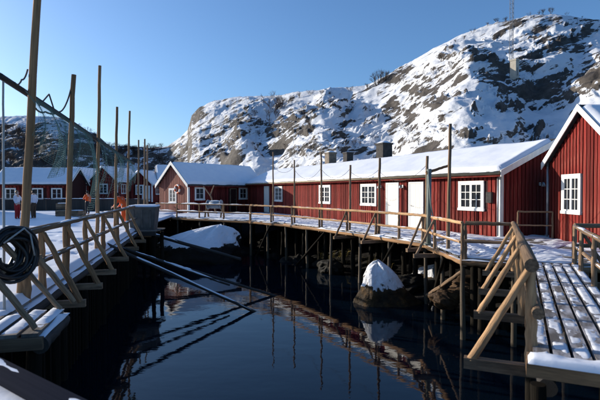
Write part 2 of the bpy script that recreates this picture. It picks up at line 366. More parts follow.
mb = MB(); mb.add([(-400, -60, WATER), (400, -60, WATER), (400, 400, WATER), (-400, 400, WATER)], [(0, 1, 2, 3)])
tag(mb.build('water', M_water), kind='structure')
mb = MB(); mb.add([(-900, -900, -6), (900, -900, -6), (900, 900, -6), (-900, 900, -6)], [(0, 1, 2, 3)])
tag(mb.build('seabed', M_shore), kind='structure')

# ------------------------------------------------------------------ timber pieces (shared meshes)
def unit_box():
    bm = bmesh.new(); bmesh.ops.create_cube(bm, size=1.0)
    for v in bm.verts: v.co.z += 0.5
    me = bpy.data.meshes.new('timber'); bm.to_mesh(me); bm.free(); return me
UB = {}
def boxmesh(m):
    if m.name not in UB:
        me = unit_box(); me.materials.append(m); UB[m.name] = me
    return UB[m.name]
def log_unit(seed):
    rg = random.Random(seed); mb = MB(); n = 12; k = 11
    vs = []; fs = []
    for i in range(k):
        z = i / (k - 1); tr = 1.0 - 0.22 * z; ox = rg.uniform(-.16, .16); oy = rg.uniform(-.16, .16)
        for j in range(n):
            a = 2 * math.pi * j / n; r = tr * (1 + rg.uniform(-.035, .035))
            vs.append((ox + r * math.cos(a), oy + r * math.sin(a), z))
    for i in range(k - 1):
        for j in range(n):
            j2 = (j + 1) % n; fs.append((i * n + j, i * n + j2, (i + 1) * n + j2, (i + 1) * n + j))
    mb.add(vs, fs, True); mb.add(vs[:n][::-1], [tuple(range(n))]); mb.add(vs[-n:], [tuple(range(n))])
    return mb
LU = {}
def logmesh(m, v):
    k = (m.name, v)
    if k not in LU: LU[k] = log_unit(v).mesh('log', m)
    return LU[k]
def frame_z(p0, p1, roll=Z):
    p0 = Vector(p0); p1 = Vector(p1); d = p1 - p0; z = d.normalized()
    x = roll.cross(z)
    if x.length < 1e-4: x = Vector((1, 0, 0))
    x.normalize(); y = z.cross(x)
    return p0, d.length, Matrix((x, y, z)).transposed()
def log(name, p0, p1, r, m, parent=None, var=None):
    p, L, Rm = frame_z(p0, p1)
    M = Matrix.Translation(p) @ Rm.to_4x4() @ Matrix.Rotation(random.uniform(0, 6.28), 4, 'Z') @ Matrix.Diagonal((r, r, L, 1))
    return link(bpy.data.objects.new(name, logmesh(m, random.randrange(5) if var is None else var)), parent, M)
def beam(name, p0, p1, wd, ht, m, parent=None):
    """rectangular timber: wd is horizontal, ht vertical"""
    p, L, Rm = frame_z(p0, p1)
    M = Matrix.Translation(p) @ Rm.to_4x4() @ Matrix.Diagonal((wd, ht, L, 1))
    return link(bpy.data.objects.new(name, boxmesh(m)), parent, M)

def snow_strip(p0, p1, width, height, parent, seed=0, cover=1.0, name='snow'):
    """a lumpy ridge of snow lying along the top of a rail"""
    p0 = Vector(p0); p1 = Vector(p1); d = p1 - p0; L = d.length; dn = d / L
    side = dn.cross(Z).normalized(); n = max(4, int(L / 0.09)); vs = []; fs = []; k = 7
    for i in range(n + 1):
        t = i / n; c = p0 + d * t
        a = float(fbm(t * L * 1.7 + seed * 11.3, seed * 3.1, 5, 3))
        hgt = height * min(1.0, max(-0.25, (a - (1 - cover)) * 2.2)) * min(1, 0.15 + 4 * min(t, 1 - t))
        wj = width * (0.8 + 0.4 * float(fbm(t * L * 3 + 3, seed, 9, 2)))
        for j in range(k):
            th = math.pi * j / (k - 1)
            vs.append(c + side * (math.cos(th) * wj / 2) + Z * (hgt * math.sin(th) - 0.012))
    for i in range(n):
        for j in range(k - 1):
            fs.append((i * k + j, i * k + j + 1, (i + 1) * k + j + 1, (i + 1) * k + j))
    mb = MB(); mb.add(vs, fs, True); mb.add(vs[:k], [tuple(range(k))]); mb.add(vs[-k:], [tuple(range(k - 1, -1, -1))])
    return mb.build(name, M_snow, parent)

def snow_sheet(q, thick, parent, seed=0, cover=0.6, res=0.12, name='snow', freq=0.9, aniso=None, edge=0.10, maxn=230, rough=0.25, lip=0.0):
    """lumpy snow on a four-cornered surface; it dips below the boards where they lie bare"""
    q = [Vector(p) for p in q]
    lu = max((q[1] - q[0]).length, (q[2] - q[3]).length); lv = max((q[3] - q[0]).length, (q[2] - q[1]).length)
    nu = min(maxn, max(4, int(lu / res))); nv = min(maxn, max(4, int(lv / res)))
    u, v = np.meshgrid(np.linspace(0, 1, nu + 1), np.linspace(0, 1, nv + 1), indexing='ij')
    Q = [np.array(p) for p in q]
    B = (Q[0] * ((1 - u) * (1 - v))[..., None] + Q[1] * (u * (1 - v))[..., None] + Q[2] * (u * v)[..., None] + Q[3] * ((1 - u) * v)[..., None])
    ax, ay = aniso or (1, 1)
    a = fbm(u * lu * freq * ax + seed * 7.7, v * lv * freq * ay + seed * 3.3, seed, 5, 0.55)
    e = np.minimum(np.minimum(u, 1 - u) * lu, np.minimum(v, 1 - v) * lv)
    er = np.clip(e / edge, 0, 1); er = np.sqrt(1 - (1 - er) ** 2)
    if cover >= 1: h = thick * (1 - rough + rough * 2 * (a - 0.2)) * er
    else: h = thick * np.clip((a - 0.5) * 5 + (cover - 0.5) * 5, -0.6, 1) * np.where((a - 0.5) + (cover - 0.5) > 0, er, 1)
    if cover < 1: h = h - 0.004 - 0.012 * (1 - er)
    nrm = (q[1] - q[0]).cross(q[3] - q[0]).normalized()
    if nrm.z < 0: nrm = -nrm
    B = B + np.array(nrm) * h[..., None]
    if cover >= 1: B = B - np.array(nrm) * 0.01
    if lip:
        dv_ = np.array((q[3] - q[0]).normalized()); ln = fbm(u * lu * 1.1 + seed, u * 0 + 3.3, seed + 2, 4, 0.6) - 0.45
        fall = np.clip(1 - v * lv / 0.5, 0, 1) ** 1.5
        B = B - dv_ * (lip * 2.2 * ln * fall)[..., None] - np.array([0, 0, 1]) * (lip * 0.5 * np.clip(ln, 0, 1) * fall)[..., None]
    i, j = np.meshgrid(np.arange(nu), np.arange(nv), indexing='ij'); k = (i * (nv + 1) + j).ravel()
    fs = np.stack([k, k + nv + 1, k + nv + 2, k + 1], -1)
    mb = MB(); mb.add(B.reshape(-1, 3).tolist(), [tuple(f) for f in fs.tolist()], True)
    o = mb.build(name, M_snow, parent)
    if o.data.polygons[0].normal.z < 0: o.data.flip_normals()
    return o

def clip_strip(poly, d, lo, hi):
    def cut(pl, c, sgn):
        out = []
        for i in range(len(pl)):
            a, b = pl[i], pl[(i + 1) % len(pl)]
            fa = (a.dot(d) - c) * sgn; fb = (b.dot(d) - c) * sgn
            if fa >= 0: out.append(a)
            if (fa > 0 > fb) or (fa < 0 < fb): out.append(a + (b - a) * (fa / (fa - fb)))
        return out
    p = cut(poly, lo, 1)
    return cut(p, hi, -1) if len(p) > 2 else []
def planks(parent, quad, along, width, m, z=0.0, thick=0.045, gap=0.02, name='plank', jit=0.006):
    poly = [Vector((p[0], p[1])) for p in quad]
    if sum(poly[i].x * poly[(i + 1) % len(poly)].y - poly[(i + 1) % len(poly)].x * poly[i].y for i in range(len(poly))) < 0: poly.reverse()
    al = Vector(along).normalized(); d = Vector((al.y, -al.x))
    lo = min(p.dot(d) for p in poly); hi = max(p.dot(d) for p in poly)
    n = max(1, round((hi - lo) / width)); wd = (hi - lo) / n
    for i in range(n):
        c = clip_strip(poly, d, lo + i * wd + gap / 2, lo + (i + 1) * wd - gap / 2)
        if len(c) < 3: continue
        dz = random.uniform(-jit, jit); k = len(c)
        cen = sum(c, Vector((0, 0))) / k
        # local frame with Z along the plank, for the grain
        X = Vector((d.x, d.y, 0)); Y = Vector((0, 0, -1)); Zl = Vector((al.x, al.y, 0))
        if X.cross(Y).dot(Zl) < 0: Y = -Y
        M = Matrix.Translation((cen.x, cen.y, z + dz)) @ Matrix((X, Y, Zl)).transposed().to_4x4(); Mi = M.inverted()
        ext = random.uniform(-.015, .015) if name == 'plank' and gap < .001 else random.uniform(-.05, .05)
        vs = [Mi @ Vector((p.x + al.x * ext, p.y + al.y * ext, z + dz)) for p in c] + [Mi @ Vector((p.x + al.x * ext, p.y + al.y * ext, z + dz - thick)) for p in c]
        fs = [tuple(range(k)), tuple(range(2 * k - 1, k - 1, -1))] + [(a, a + k, (a + 1) % k + k, (a + 1) % k) for a in range(k)]
        mb = MB(); mb.add(vs, fs); mb.build(name, m, parent, M)

# ------------------------------------------------------------------ boarded cabins
def wall_boards(parent, o, d, n, length, z0, top, openings, m, spacing=0.2, bw=0.15, thick=0.03, name='wall_board'):
    o = Vector(o); cnt = int(length / spacing); sp = length / cnt
    Rm = Matrix((d, n, Z)).transposed().to_4x4()
    if Rm.to_3x3().determinant() < 0: Rm = Matrix((-d, n, Z)).transposed().to_4x4()
    for i in range(cnt):
        s = (i + 0.5) * sp; a, b = s - bw / 2, s + bw / 2
        zt = min(top(a), top(b)); iv = [(z0, zt)]
        for (sa, sb, za, zb) in openings:
            if sb > a and sa < b:
                nv = []
                for (lo, hi) in iv:
                    if za > lo: nv.append((lo, min(hi, za)))
                    if zb < hi: nv.append((max(lo, zb), hi))
                iv = nv
        for lo, hi in iv:
            if hi - lo < 0.04: continue
            th = thick + random.uniform(-.004, .006)
            p = o + d * s + n * (th / 2) + Z * lo
            M = Matrix.Translation(p) @ Rm @ Matrix.Diagonal((bw + random.uniform(-.012, .012), th, hi - lo, 1))
            link(bpy.data.objects.new(name, boxmesh(m)), parent, M)
def window(parent, o, d, n, s0, s1, z0, z1, cols=2, rows=3, sash=2, cas=0.10, m=None):
    o = Vector(o); m = m or M_white; mb = MB()
    def bx(a, b, c, e, t0, t1):
        mb.box(o + d * (a + b) / 2 + Z * (c + e) / 2 + n * (t0 + t1) / 2, d * (b - a) / 2, n * (t1 - t0) / 2, Z * (e - c) / 2)
    bx(s0 - cas, s1 + cas, z1, z1 + cas, 0, .062); bx(s0 - cas * 1.2, s1 + cas * 1.2, z0 - cas, z0, 0, .075)
    bx(s0 - cas, s0, z0, z1, 0, .058); bx(s1, s1 + cas, z0, z1, 0, .058)
    W = (s1 - s0) / sash
    fr = link(bpy.data.objects.new('window', None) if False else bpy.data.objects.new('window', bpy.data.meshes.new('window')), parent)
    panes = []
    for k in range(sash):
        a, b = s0 + k * W, s0 + (k + 1) * W; f = 0.05
        bx(a, a + f, z0, z1, 0.008, .05); bx(b - f, b, z0, z1, 0.008, .05)
        bx(a + f, b - f, z0, z0 + f, 0.008, .048); bx(a + f, b - f, z1 - f, z1, 0.008, .048)
        ia, ib, ja, jb = a + f, b - f, z0 + f, z1 - f; g = 0.024
        for i in range(1, cols): x = ia + (ib - ia) * i / cols; bx(x - g / 2, x + g / 2, ja, jb, 0.012, .042)
        for j in range(1, rows): y = ja + (jb - ja) * j / rows; bx(ia, ib, y - g / 2, y + g / 2, 0.012, .040)
        for i in range(cols):
            for j in range(rows):
                panes.append((ia + (ib - ia) * i / cols, ia + (ib - ia) * (i + 1) / cols, ja + (jb - ja) * j / rows, ja + (jb - ja) * (j + 1) / rows))
    me = mb.mesh('window', m); old = fr.data; fr.data = me; bpy.data.meshes.remove(old)
    for (a, b, c, e) in panes:
        p = MB(); tl = random.uniform(-.003, .003)
        p.box(o + d * (a + b) / 2 + Z * (c + e) / 2 + n * 0.016, d * (b - a) / 2 * 1.0 + n * tl, n * 0.004, Z * (e - c) / 2 + n * random.uniform(-.003, .003))
        p.build('pane', M_glass, fr)
    return fr
def door(parent, o, d, n, s0, s1, z0, z1, m=None, frame=None, cross=True):
    o = Vector(o); m = m or M_door; mb = MB()
    def bx(b_, a, b, c, e, t0, t1):
        b_.box(o + d * (a + b) / 2 + Z * (c + e) / 2 + n * (t0 + t1) / 2, d * (b - a) / 2, n * (t1 - t0) / 2, Z * (e - c) / 2)
    bx(mb, s0, s1, z0, z1, 0.0, .035)
    nb = max(3, round((s1 - s0) / 0.14))
    for i in range(nb):
        a = s0 + (s1 - s0) * i / nb; b = s0 + (s1 - s0) * (i + 1) / nb
        bx(mb, a + .006, b - .006, z0 + .01, z1 - .01, .034, .046)
    dr = mb.build('door', m, parent)
    f = MB(); c = 0.08
    bx(f, s0 - c, s0, z0, z1 + c, 0, .06); bx(f, s1, s1 + c, z0, z1 + c, 0, .06); bx(f, s0, s1, z1, z1 + c, 0, .063)
    f.build('door_frame', frame or M_white, dr)
    h = MB(); p = o + d * (s1 - 0.1) + Z * (z0 + 1.0) + n * 0.05
    h.tube([p, p + n * .05, p + n * .05 - d * .11], 0.011, 6); h.build('handle', M_metal, dr)
    return dr

def cabin(name, label, A, dirv, L, Wd, he, hr, z0=0.0, wall_m=None, board_m=None, boards=('front', 'gable_a', 'gable_b'), opens={}, ov_e=0.30, ov_g=0.30,
          snow=0.22, barge=True, gutter=False, spacing=0.2, corner=True, seed=1, group=None, gable_m=None, barge_w=0.16, snow_in=(0.05, 0.05), inn_sign=1):
    """A: front base corner; the front wall runs A -> A + dirv*L, the house lies to its left (inn)"""
    A = Vector((A[0], A[1], 0)); d = Vector((dirv[0], dirv[1], 0)).normalized(); inn = Vector((-d.y, d.x, 0)) * inn_sign
    T = thing(name, label, 'cabin', (A.x, A.y, z0), group)
    wall_m = wall_m or M_reddark; board_m = board_m or M_red
    Bp = A + d * L; Cp = Bp + inn * Wd; Dp = A + inn * Wd; zz = lambda p, z: Vector((p.x, p.y, z))
    mid = inn * (Wd / 2); sl = (hr - he) / (Wd / 2)
    vs = [zz(A, z0 - .4), zz(Bp, z0 - .4), zz(Cp, z0 - .4), zz(Dp, z0 - .4), zz(A, z0 + he), zz(Bp, z0 + he), zz(Cp, z0 + he), zz(Dp, z0 + he), zz(A + mid, z0 + hr), zz(Bp + mid, z0 + hr)]
    mb = MB(); mb.add(vs, [(0, 1, 5, 4), (2, 3, 7, 6), (1, 2, 6, 9, 5), (3, 0, 4, 8, 7)]); mb.build('wall', wall_m, T)
    G = lambda s: z0 + he - 0.02 + sl * min(s, Wd - s)
    F = lambda s: z0 + he
    walls = {'front': (A, d, -inn, L, F), 'gable_b': (Bp, inn, d, Wd, G), 'gable_a': (A, inn, -d, Wd, G), 'back': (Dp, d, inn, L, F)}
    for wn in boards:
        o, dd, nn, ln, tf = walls[wn]
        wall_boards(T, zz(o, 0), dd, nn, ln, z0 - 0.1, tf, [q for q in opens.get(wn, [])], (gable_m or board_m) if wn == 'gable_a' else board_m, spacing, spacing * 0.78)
    # roof slabs
    th = 0.10; rz = Z * 0.0
    a0 = -d * ov_g; b0 = d * ov_g
    def slope(sgn):
        base0, base1 = (A, Bp) if sgn > 0 else (Dp, Cp); out = -inn * sgn
        e0 = zz(base0, z0 + he) + a0 + out * ov_e - Z * sl * ov_e; e1 = zz(base1, z0 + he) + b0 + out * ov_e - Z * sl * ov_e
        r0 = zz(A + mid, z0 + hr) + a0; r1 = zz(Bp + mid, z0 + hr) + b0
        return e0, e1, r1, r0
    rf = MB()
    for sgn in (1, -1):
        e0, e1, r1, r0 = slope(sgn)
        up = Z * th
        rf.add([e0 + Z * .005, e1 + Z * .005, r1 + Z * .005, r0 + Z * .005, e0 + up, e1 + up, r1 + up, r0 + up], [(0, 1, 2, 3), (4, 5, 6, 7), (0, 1, 5, 4), (1, 2, 6, 5), (3, 0, 4, 7)])
    ro = rf.build('roof', M_roof, T)
    for sgn in (1, -1):
        if snow <= 0: break
        e0, e1, r1, r0 = slope(sgn); up = Z * th
        du = (e1 - e0).normalized(); dv = (r0 - e0).normalized()
        q = [e0 + up + du * .03 + dv * snow_in[0], e1 + up - du * .03 + dv * snow_in[0], r1 + up - du * .03 - dv * snow_in[1], r0 + up + du * .03 - dv * snow_in[1]]
        snow_sheet(q, snow, ro, seed + (sgn > 0), 1.0, 0.13 if L < 15 else 0.12, 'roof_snow', 0.55, edge=0.16, rough=0.32, lip=0.07)
    if barge:
        for wn, base, dn in (('a', A, -d), ('b', Bp, d)):
            for sgn in (1, -1):
                e0, e1, r1, r0 = slope(sgn)
                e, r = (e0, r0) if wn == 'a' else (e1, r1)
                b_ = MB(); t = 0.03
                off = dn * 0.002
                b_.add([p + off + dn * tt for tt in (0, t) for p in (e - Z * (barge_w - th), r - Z * (barge_w - th) , r + Z * (th + .03), e + Z * (th + .03))],
                       [(0, 1, 2, 3), (4, 5, 6, 7), (0, 1, 5, 4), (1, 2, 6, 5), (2, 3, 7, 6), (3, 0, 4, 7)])
                b_.build('barge_board', M_white, T)
    if corner:
        for p, dn1, dn2 in ((A, -d, -inn), (Bp, d, -inn)):
            for fd, sd in ((dn1, -dn2), (dn2, -dn1)):
                c = MB(); q = zz(p, 0) + fd * 0.025 + sd * (0.055 - (0.04 if fd == dn1 else 0))
                c.box(q + Z * (z0 + he / 2 - .06), fd * 0.022, sd * 0.06, Z * (he / 2 - .02)); c.build('corner_board', M_white, T)
    if gutter:
        e0, e1, r1, r0 = slope(1); g = MB(); out = -inn
        g.tube([e0 + out * .05 + Z * 0.03, e1 + out * .05 + Z * .03], 0.055, 8); g.build('gutter', M_gutter, ro)
    fa = MB()
    e0, e1, r1, r0 = slope(1)
    fa.box((e0 + e1) / 2 + inn * .03 - Z * .04, (e1 - e0) / 2, inn * .015, Z * .055); fa.build('fascia', board_m, ro)
    return T, walls, slope

def wall_s(px, o, d):
    """distance along a wall from its start to where photo column px meets it"""
    k = (px - CX) / FPX
    return (k * o.y - o.x) / (d.x - k * d.y)
def z_at(px, py, o, d):
    s = wall_s(px, o, d); y = o.y + d.y * s
    return s, EYE - (py - HY) * y / FPX

# --- the long red row
Ld = Vector((LWD.x, LWD.y, 0)).normalized(); L0 = Vector((7.3, 16.7, 0))
def span(x0, x1, o, d): 
    a, b = wall_s(x0, o, d), wall_s(x1, o, d); return (min(a, b), max(a, b))
wins = [(461, 482.5), (362, 376), (318.5, 332), (273, 285)]
WZ0, WZ1 = 1.02, 1.98
wop = []
for a, b in wins:
    s0, s1 = span(a, b, L0, Ld); m_ = (s0 + s1) / 2; hw = min(max((s1 - s0) / 2, .45), .62); wop.append((m_ - hw, m_ + hw))
dop = []
for a, b in ((386.5, 399.5), (410, 423.5), (264.5, 269.5)):
    s0, s1 = span(a, b, L0, Ld); m_ = (s0 + s1) / 2; dop.append((m_ - .42, m_ + .42))
op = [(a - .1, b + .1, WZ0 - .1, WZ1 + .1) for a, b in wop] + [(a - .08, b + .08, -.2, 2.12) for a, b in dop]
# the house lies to the right of the run, so mirror the inward side
row, rw, rslope = cabin('long_cabin_row', 'long low red boarded cabin row with thick sunlit snow on its roof', (7.3, 16.7), LWD, 27.4, 5.6, 2.44, 3.62, 0.0,
                        boards=('front', 'gable_a'), opens={'front': op}, gutter=True, snow=0.17, seed=11, ov_e=0.34, ov_g=0.25, inn_sign=-1, snow_in=(0.02, 0.25), barge_w=0.2)
inn = -Vector((LWN.x, LWN.y, 0)) * -1
Nf = Vector((LWN.x, LWN.y, 0)).normalized()
for a, b in wop: window(row, L0, Ld, Nf, a, b, WZ0, WZ1)
for a, b in dop: door(row, L0, Ld, Nf, a, b, 0.02, 2.04)
# lamps over the doors and on the gable
def wall_lamp(parent, p, n):
    mb = MB(); mb.box(p, Vector((-n.y, n.x, 0)) * .04, n * .02, Z * .06); mb.tube([p + n * .02, p + n * .14 + Z * .05], .012, 6)
    mb.tube([p + n * .14 + Z * .07, p + n * .14 - Z * .02, p + n * .14 - Z * .10], [.03, .07, .085], 8); mb.build('wall_lamp', M_metal, parent)
for px in (403.5, 381.5):
    s = wall_s(px, L0, Ld); wall_lamp(row, L0 + Ld * s + Nf * .04 + Z * 1.92, Nf)
Ge = -Ld; Gi = Vector((0.899, 0.438, 0))
s, zl = z_at(538.5, 184, L0, Gi); wall_lamp(row, L0 + Gi * s + Ge * .05 + Z * zl, Ge)
# electric box on the wall beside the last window
s = wall_s(491, L0, Ld); mb = MB(); mb.box(L0 + Ld * s + Nf * .09 + Z * 1.45, Ld * .12, Nf * .05, Z * .2); mb.build('meter_box', M_brickdark, row)
mb = MB(); q = L0 + Nf * .12 + Ld * .04; mb.tube([q + Z * 2.3, q + Z * .05], .035, 8); mb.build('downpipe', M_metal, row)
# chimneys on the ridge
def chimney(px, w_, h_, m, cap):
    o = L0 + Gi * 2.8; s = wall_s(px, o, Ld); p = o + Ld * s
    mb = MB(); mb.box(p + Z * (3.5 + h_ / 2), Ld * w_ / 2, Gi * w_ / 2, Z * (h_ / 2 + .2)); 
    mb.box(p + Z * (3.72 + h_ + .03), Ld * (w_ / 2 + .04), Gi * (w_ / 2 + .04), Z * .05)
    c = mb.build('chimney', m, row)
    if cap:
        snow_strip(p + Z * (3.79 + h_) - Ld * w_ * .5, p + Z * (3.79 + h_) + Ld * w_ * .5, w_, .16, c, 3)
chimney(330.5, .62, .72, M_stone, True); chimney(348, .5, .55, M_brickdark, False); chimney(384, .68, .78, M_brickdark, True)
# --- the left house with the gable to the water
HA = Vector((-8.75, 36.0, 0)); Hd = Vector((0.613, 0.790, 0))
Hn = Vector((0.790, -0.613, 0))
hw = [span(195.5, 203.5, HA, Hd), span(239.5, 246, HA, Hd)]
ho = [(a - .1, b + .1, .98, 2.06) for a, b in hw] + [(*span(229.5, 236.5, HA, Hd), -.2, 1.95), (*span(249.5, 255.5, HA, Hd), -.2, 2.06)]
Gai = Vector((-0.790, 0.613, 0))
gs = span(170, 176, HA, Gai)
house, hwl, hsl = cabin('gable_cabin', 'red cabin with lit gable facing the water and blue shaded snow roof', (HA.x, HA.y), Hd, 8.5, 3.7, 2.36, 4.0, 0.0,
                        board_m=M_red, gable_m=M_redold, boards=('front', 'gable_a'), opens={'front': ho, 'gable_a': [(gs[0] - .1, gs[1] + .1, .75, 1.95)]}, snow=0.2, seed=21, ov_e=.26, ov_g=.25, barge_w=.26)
for a, b in hw: window(house, HA, Hd, Hn, a, b, 1.08, 1.96, cols=1 if b - a > .9 else 2, rows=2, sash=2 if b - a > .9 else 1)
window(house, HA, Gai, -Hd, gs[0], gs[1], .85, 1.85, rows=3)
a, b = span(229.5, 236.5, HA, Hd); door(house, HA, Hd, Hn, a + .1, b - .1, .02, 1.9, m=M_reddark, frame=M_loggrey)
a, b = span(249.5, 255.5, HA, Hd); door(house, HA, Hd, Hn, a + .08, min(b, a + 1.0), .02, 1.98)

# --- the right-hand house
RA = Vector((8.95, 16.47, 0)); Rd = Vector((1, 0, 0)); RW = 3.9
rgi = Vector((0, -1, 0))
ws = (wall_s(564.5, RA, rgi), wall_s(580, RA, rgi))
wz0, wz1 = 1.02, 2.14
rh, rhw, rhs = cabin('gable_cabin', 'tall red boarded cabin with white window and barge boards at the right edge', (RA.x, RA.y), Rd, 6.5, RW, 2.72, 4.30, 0.0,
                     boards=('gable_a', 'back'), opens={'gable_a': [(ws[0] - .1, ws[1] + .1, wz0 - .1, wz1 + .1)]}, snow=.16, seed=31, ov_e=.2, ov_g=.2, spacing=.17, inn_sign=-1, barge_w=.2, corner=False)
window(rh, RA, rgi, Vector((-1, 0, 0)), ws[0], ws[1], wz0, wz1)
mb = MB(); q = RA + Vector((-.06, .06, 0)); mb.tube([q + Z * 2.85, q + Z * .05], .04, 8); mb.build('downpipe', M_metal, rh)

# ------------------------------------------------------------------ docks
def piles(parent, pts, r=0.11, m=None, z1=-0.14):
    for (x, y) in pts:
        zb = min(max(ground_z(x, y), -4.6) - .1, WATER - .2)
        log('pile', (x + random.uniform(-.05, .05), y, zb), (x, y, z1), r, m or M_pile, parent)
def railing(label, pts, h, parent_none=None, post_at=None, mids=(0.48,), rail_r=0.05, post_r=0.055, m=None, out=None, brace=None, snow=0.0, square=False, group='railings round the docks', name='wooden_railing', cover=.7, over=0.0, rail_m=None):
    pts = [Vector((p[0], p[1], p[2] if len(p) > 2 else 0)) for p in pts]; m = m or M_log; rail_m = rail_m or m
    T = thing(name, label, 'railing', pts[0], group)
    for i in range(len(pts) - 1):
        a, b = pts[i], pts[i + 1]; dn = (b - a).normalized()
        for k, f in enumerate((1.0,) + tuple(mids)):
            ra = rail_r if k == 0 else rail_r * .85
            o_ = dn.cross(Z) * (0.0 if k == 0 else post_r * .9)
            rl = log('rail', a - dn * over + Z * (h * f) + o_, b + dn * over + Z * (h * f) + o_, ra, rail_m, T)
            if snow: snow_strip(a + Z * (h * f + ra * .75) + o_, b + Z * (h * f + ra * .75) + o_, ra * 1.7, snow, T, i * 7 + k + int(a.y * 3), cover)
    posts = post_at if post_at is not None else pts
    for p in posts:
        p = Vector((p[0], p[1], p[2] if len(p) > 2 else 0))
        log('post', p - Z * .22, p + Z * (h - .01), post_r, m, T)
    if brace:
        for p, n in brace:
            p = Vector((p[0], p[1], p[2] if len(p) > 2 else 0)); n = Vector((n[0], n[1], 0)).normalized()
            beam('outrigger', p - n * .5 - Z * .27, p + n * .68 - Z * .27, .10, .12, M_loggrey, T)
            log('brace', p + n * .60 - Z * .24, p + n * .03 + Z * (h * .93), post_r * .8, m, T)
    return T

E_ = [Vector(p) for p in ((-9.9, 31.6), (-2.95, 27.1), (-0.81, 24.6), (2.44, 18.9), (4.15, 15.4), (4.1, 11.6), (5.15, 11.05), (6.15, 10.55), (14.5, 9.9))]
dock = thing('wooden_dock', 'snow dusted plank dock on piles in front of the long cabin row', 'dock', (4, 14, 0))
def wall_pt(s, off=0.0): return Vector((7.3, 16.7)) + LWD * s - LWN * -off
W_ = lambda s: Vector((7.3 - .438 * s + .04 * 0, 16.7 + .899 * s))
quads = [
    ([E_[0], E_[1], W_(22), Vector((-8.7, 36.2))], (0.6, 0.8), 11, .62),
    ([E_[1], E_[2], W_(17), W_(22)], (.88, .47), 12, .66),
    ([E_[2], E_[3], W_(7.2), W_(17)], (.899, .438), 13, .66),
    ([E_[3], E_[4], W_(2.6), W_(7.2)], (.899, .438), 14, .60),
    ([E_[4], E_[5], Vector((5.6, 13.0)), W_(2.6)], (.899, .438), 15, .56),
    ([E_[5], E_[6], Vector((9.2, 15.2)), Vector((5.6, 13.0))], (.88, -.47), 16, .55),
    ([W_(2.6), Vector((5.6, 13.0)), Vector((9.2, 15.2)), Vector((9.6, 17.8))], (.88, -.47), 17, .50),
    ([E_[6], E_[7], Vector((9.2, 12.0)), Vector((9.2, 15.2))], (.88, -.47), 18, .52),
    ([E_[7], E_[8], Vector((14.5, 12.0)), Vector((9.2, 12.0))], (.997, -.07), 19, .6)]
for q, al, sd, cv in quads:
    planks(dock, q, al, .19, M_plank)
    snow_sheet([V2(p, .012) for p in q], .028, dock, sd, cv, .07, freq=1.2)
for i in range(len(E_) - 1):
    a, b = V2(E_[i], -.13), V2(E_[i + 1], -.13)
    log('edge_beam', a, b, .09, M_log, dock)
    n = (b - a).cross(Z).normalized() * -1
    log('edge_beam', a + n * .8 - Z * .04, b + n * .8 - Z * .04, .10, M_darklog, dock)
    snow_strip(a + Z * .08, b + Z * .08, .17, .09, dock, 40 + i, .62)
pl = []; plo = []
for i in range(len(E_) - 1):
    a, b = E_[i], E_[i + 1]; L_ = (b - a).length; k = max(1, round(L_ / 2.0)); n = Vector((-(b - a).y, (b - a).x)).normalized()
    if n.dot(Vector((6, 22)) - a) < 0: n = -n
    for j in range(k):
        p = a + (b - a) * (j / k); plo.append(tuple(p + n * .06)); 
        pl.append(tuple(p + n * 1.5 + (b - a) * (.5 / k))); pl.append(tuple(p + n * 2.4 + (b - a) * (.2 / k))); pl.append(tuple(p + n * .75 + (b - a) * (.33 / k)))
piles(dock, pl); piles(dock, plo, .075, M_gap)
for i in range(1, 5):           # diagonal struts under the deck
    a, b = E_[i], E_[i + 1]
    log('strut', V2(a + (b - a) * .15, -2.3), V2(a + (b - a) * .6, -.2), .06, M_pile, dock)
log('strut', P(428, 296, -1.7), P(462, 272, -.4), .06, M_loggrey, dock)

# railings along the dock; the drying poles stand at its posts
def edge_pt(px, off=0.0):
    for i in range(len(E_) - 1):
        a, b = E_[i], E_[i + 1]; ka, kb = CX + FPX * a.x / a.y, CX + FPX * b.x / b.y
        if ka <= px <= kb or kb <= px <= ka:
            t = (px - ka) / (kb - ka)
            dn = (b - a).normalized()
            # solve on the line
            k = (px - CX) / FPX; d = b - a; t = (k * a.y - a.x) / (d.x - k * d.y)
            return a + d * t, Vector((-(dn.y), dn.x)) * -1
    return None
def edge_out(px):
    p, n = edge_pt(px)
    c = Vector((-2, 15)) - p
    return p, (n if n.dot(c) > 0 else -n)
rp = [edge_pt(px)[0] for px in (250.5, 271, 292, 319.5, 347, 376, 399, 423)] + [Vector((4.08, 13.9)), E_[5]]
front_rail = railing('log railing with poles along the dock before the long cabin row', [V2(p) for p in rp], .87, brace=[(edge_out(px)[0], edge_out(px)[1]) for px in (347, 376, 423)] + [((4.08, 13.9), (-1, -.2))], mids=(.45,), rail_r=.055, snow=.035, cover=.5, m=M_loggrey, rail_m=M_newlog)
back_pts = [V2(E_[0] + (E_[1] - E_[0]) * t) for t in (0, .25, .5, .75, 1.0)]
railing('snow topped railing along the dock before the gable cabin', back_pts + [V2(rp[0])], .87, snow=.07, cover=.75, mids=(.45,))
railing('bare horizontal railing across the dock end beside the footbridge', [V2(E_[5]) + Vector((.06, -.03, 0)), V2((5.12, 11.12))], .87, mids=(.48,), m=M_loggrey, rail_r=.055, snow=.025, cover=.5)
railing('grey railing on the dock edge right of the footbridge', [V2((6.35, 10.62)), V2((8.4, 10.42)), V2((11.0, 10.2)), V2((14.4, 9.95))], .87, mids=(.48,), m=M_loggrey, rail_r=.055, snow=.03, cover=.6)
# fence in the shaded gap between the two houses
railing('plain railing in the gap between the red cabins', [V2((7.75, 16.35)), V2((8.85, 16.1))], .95, mids=(.5,), m=M_loggrey, rail_r=.035, post_r=.04)

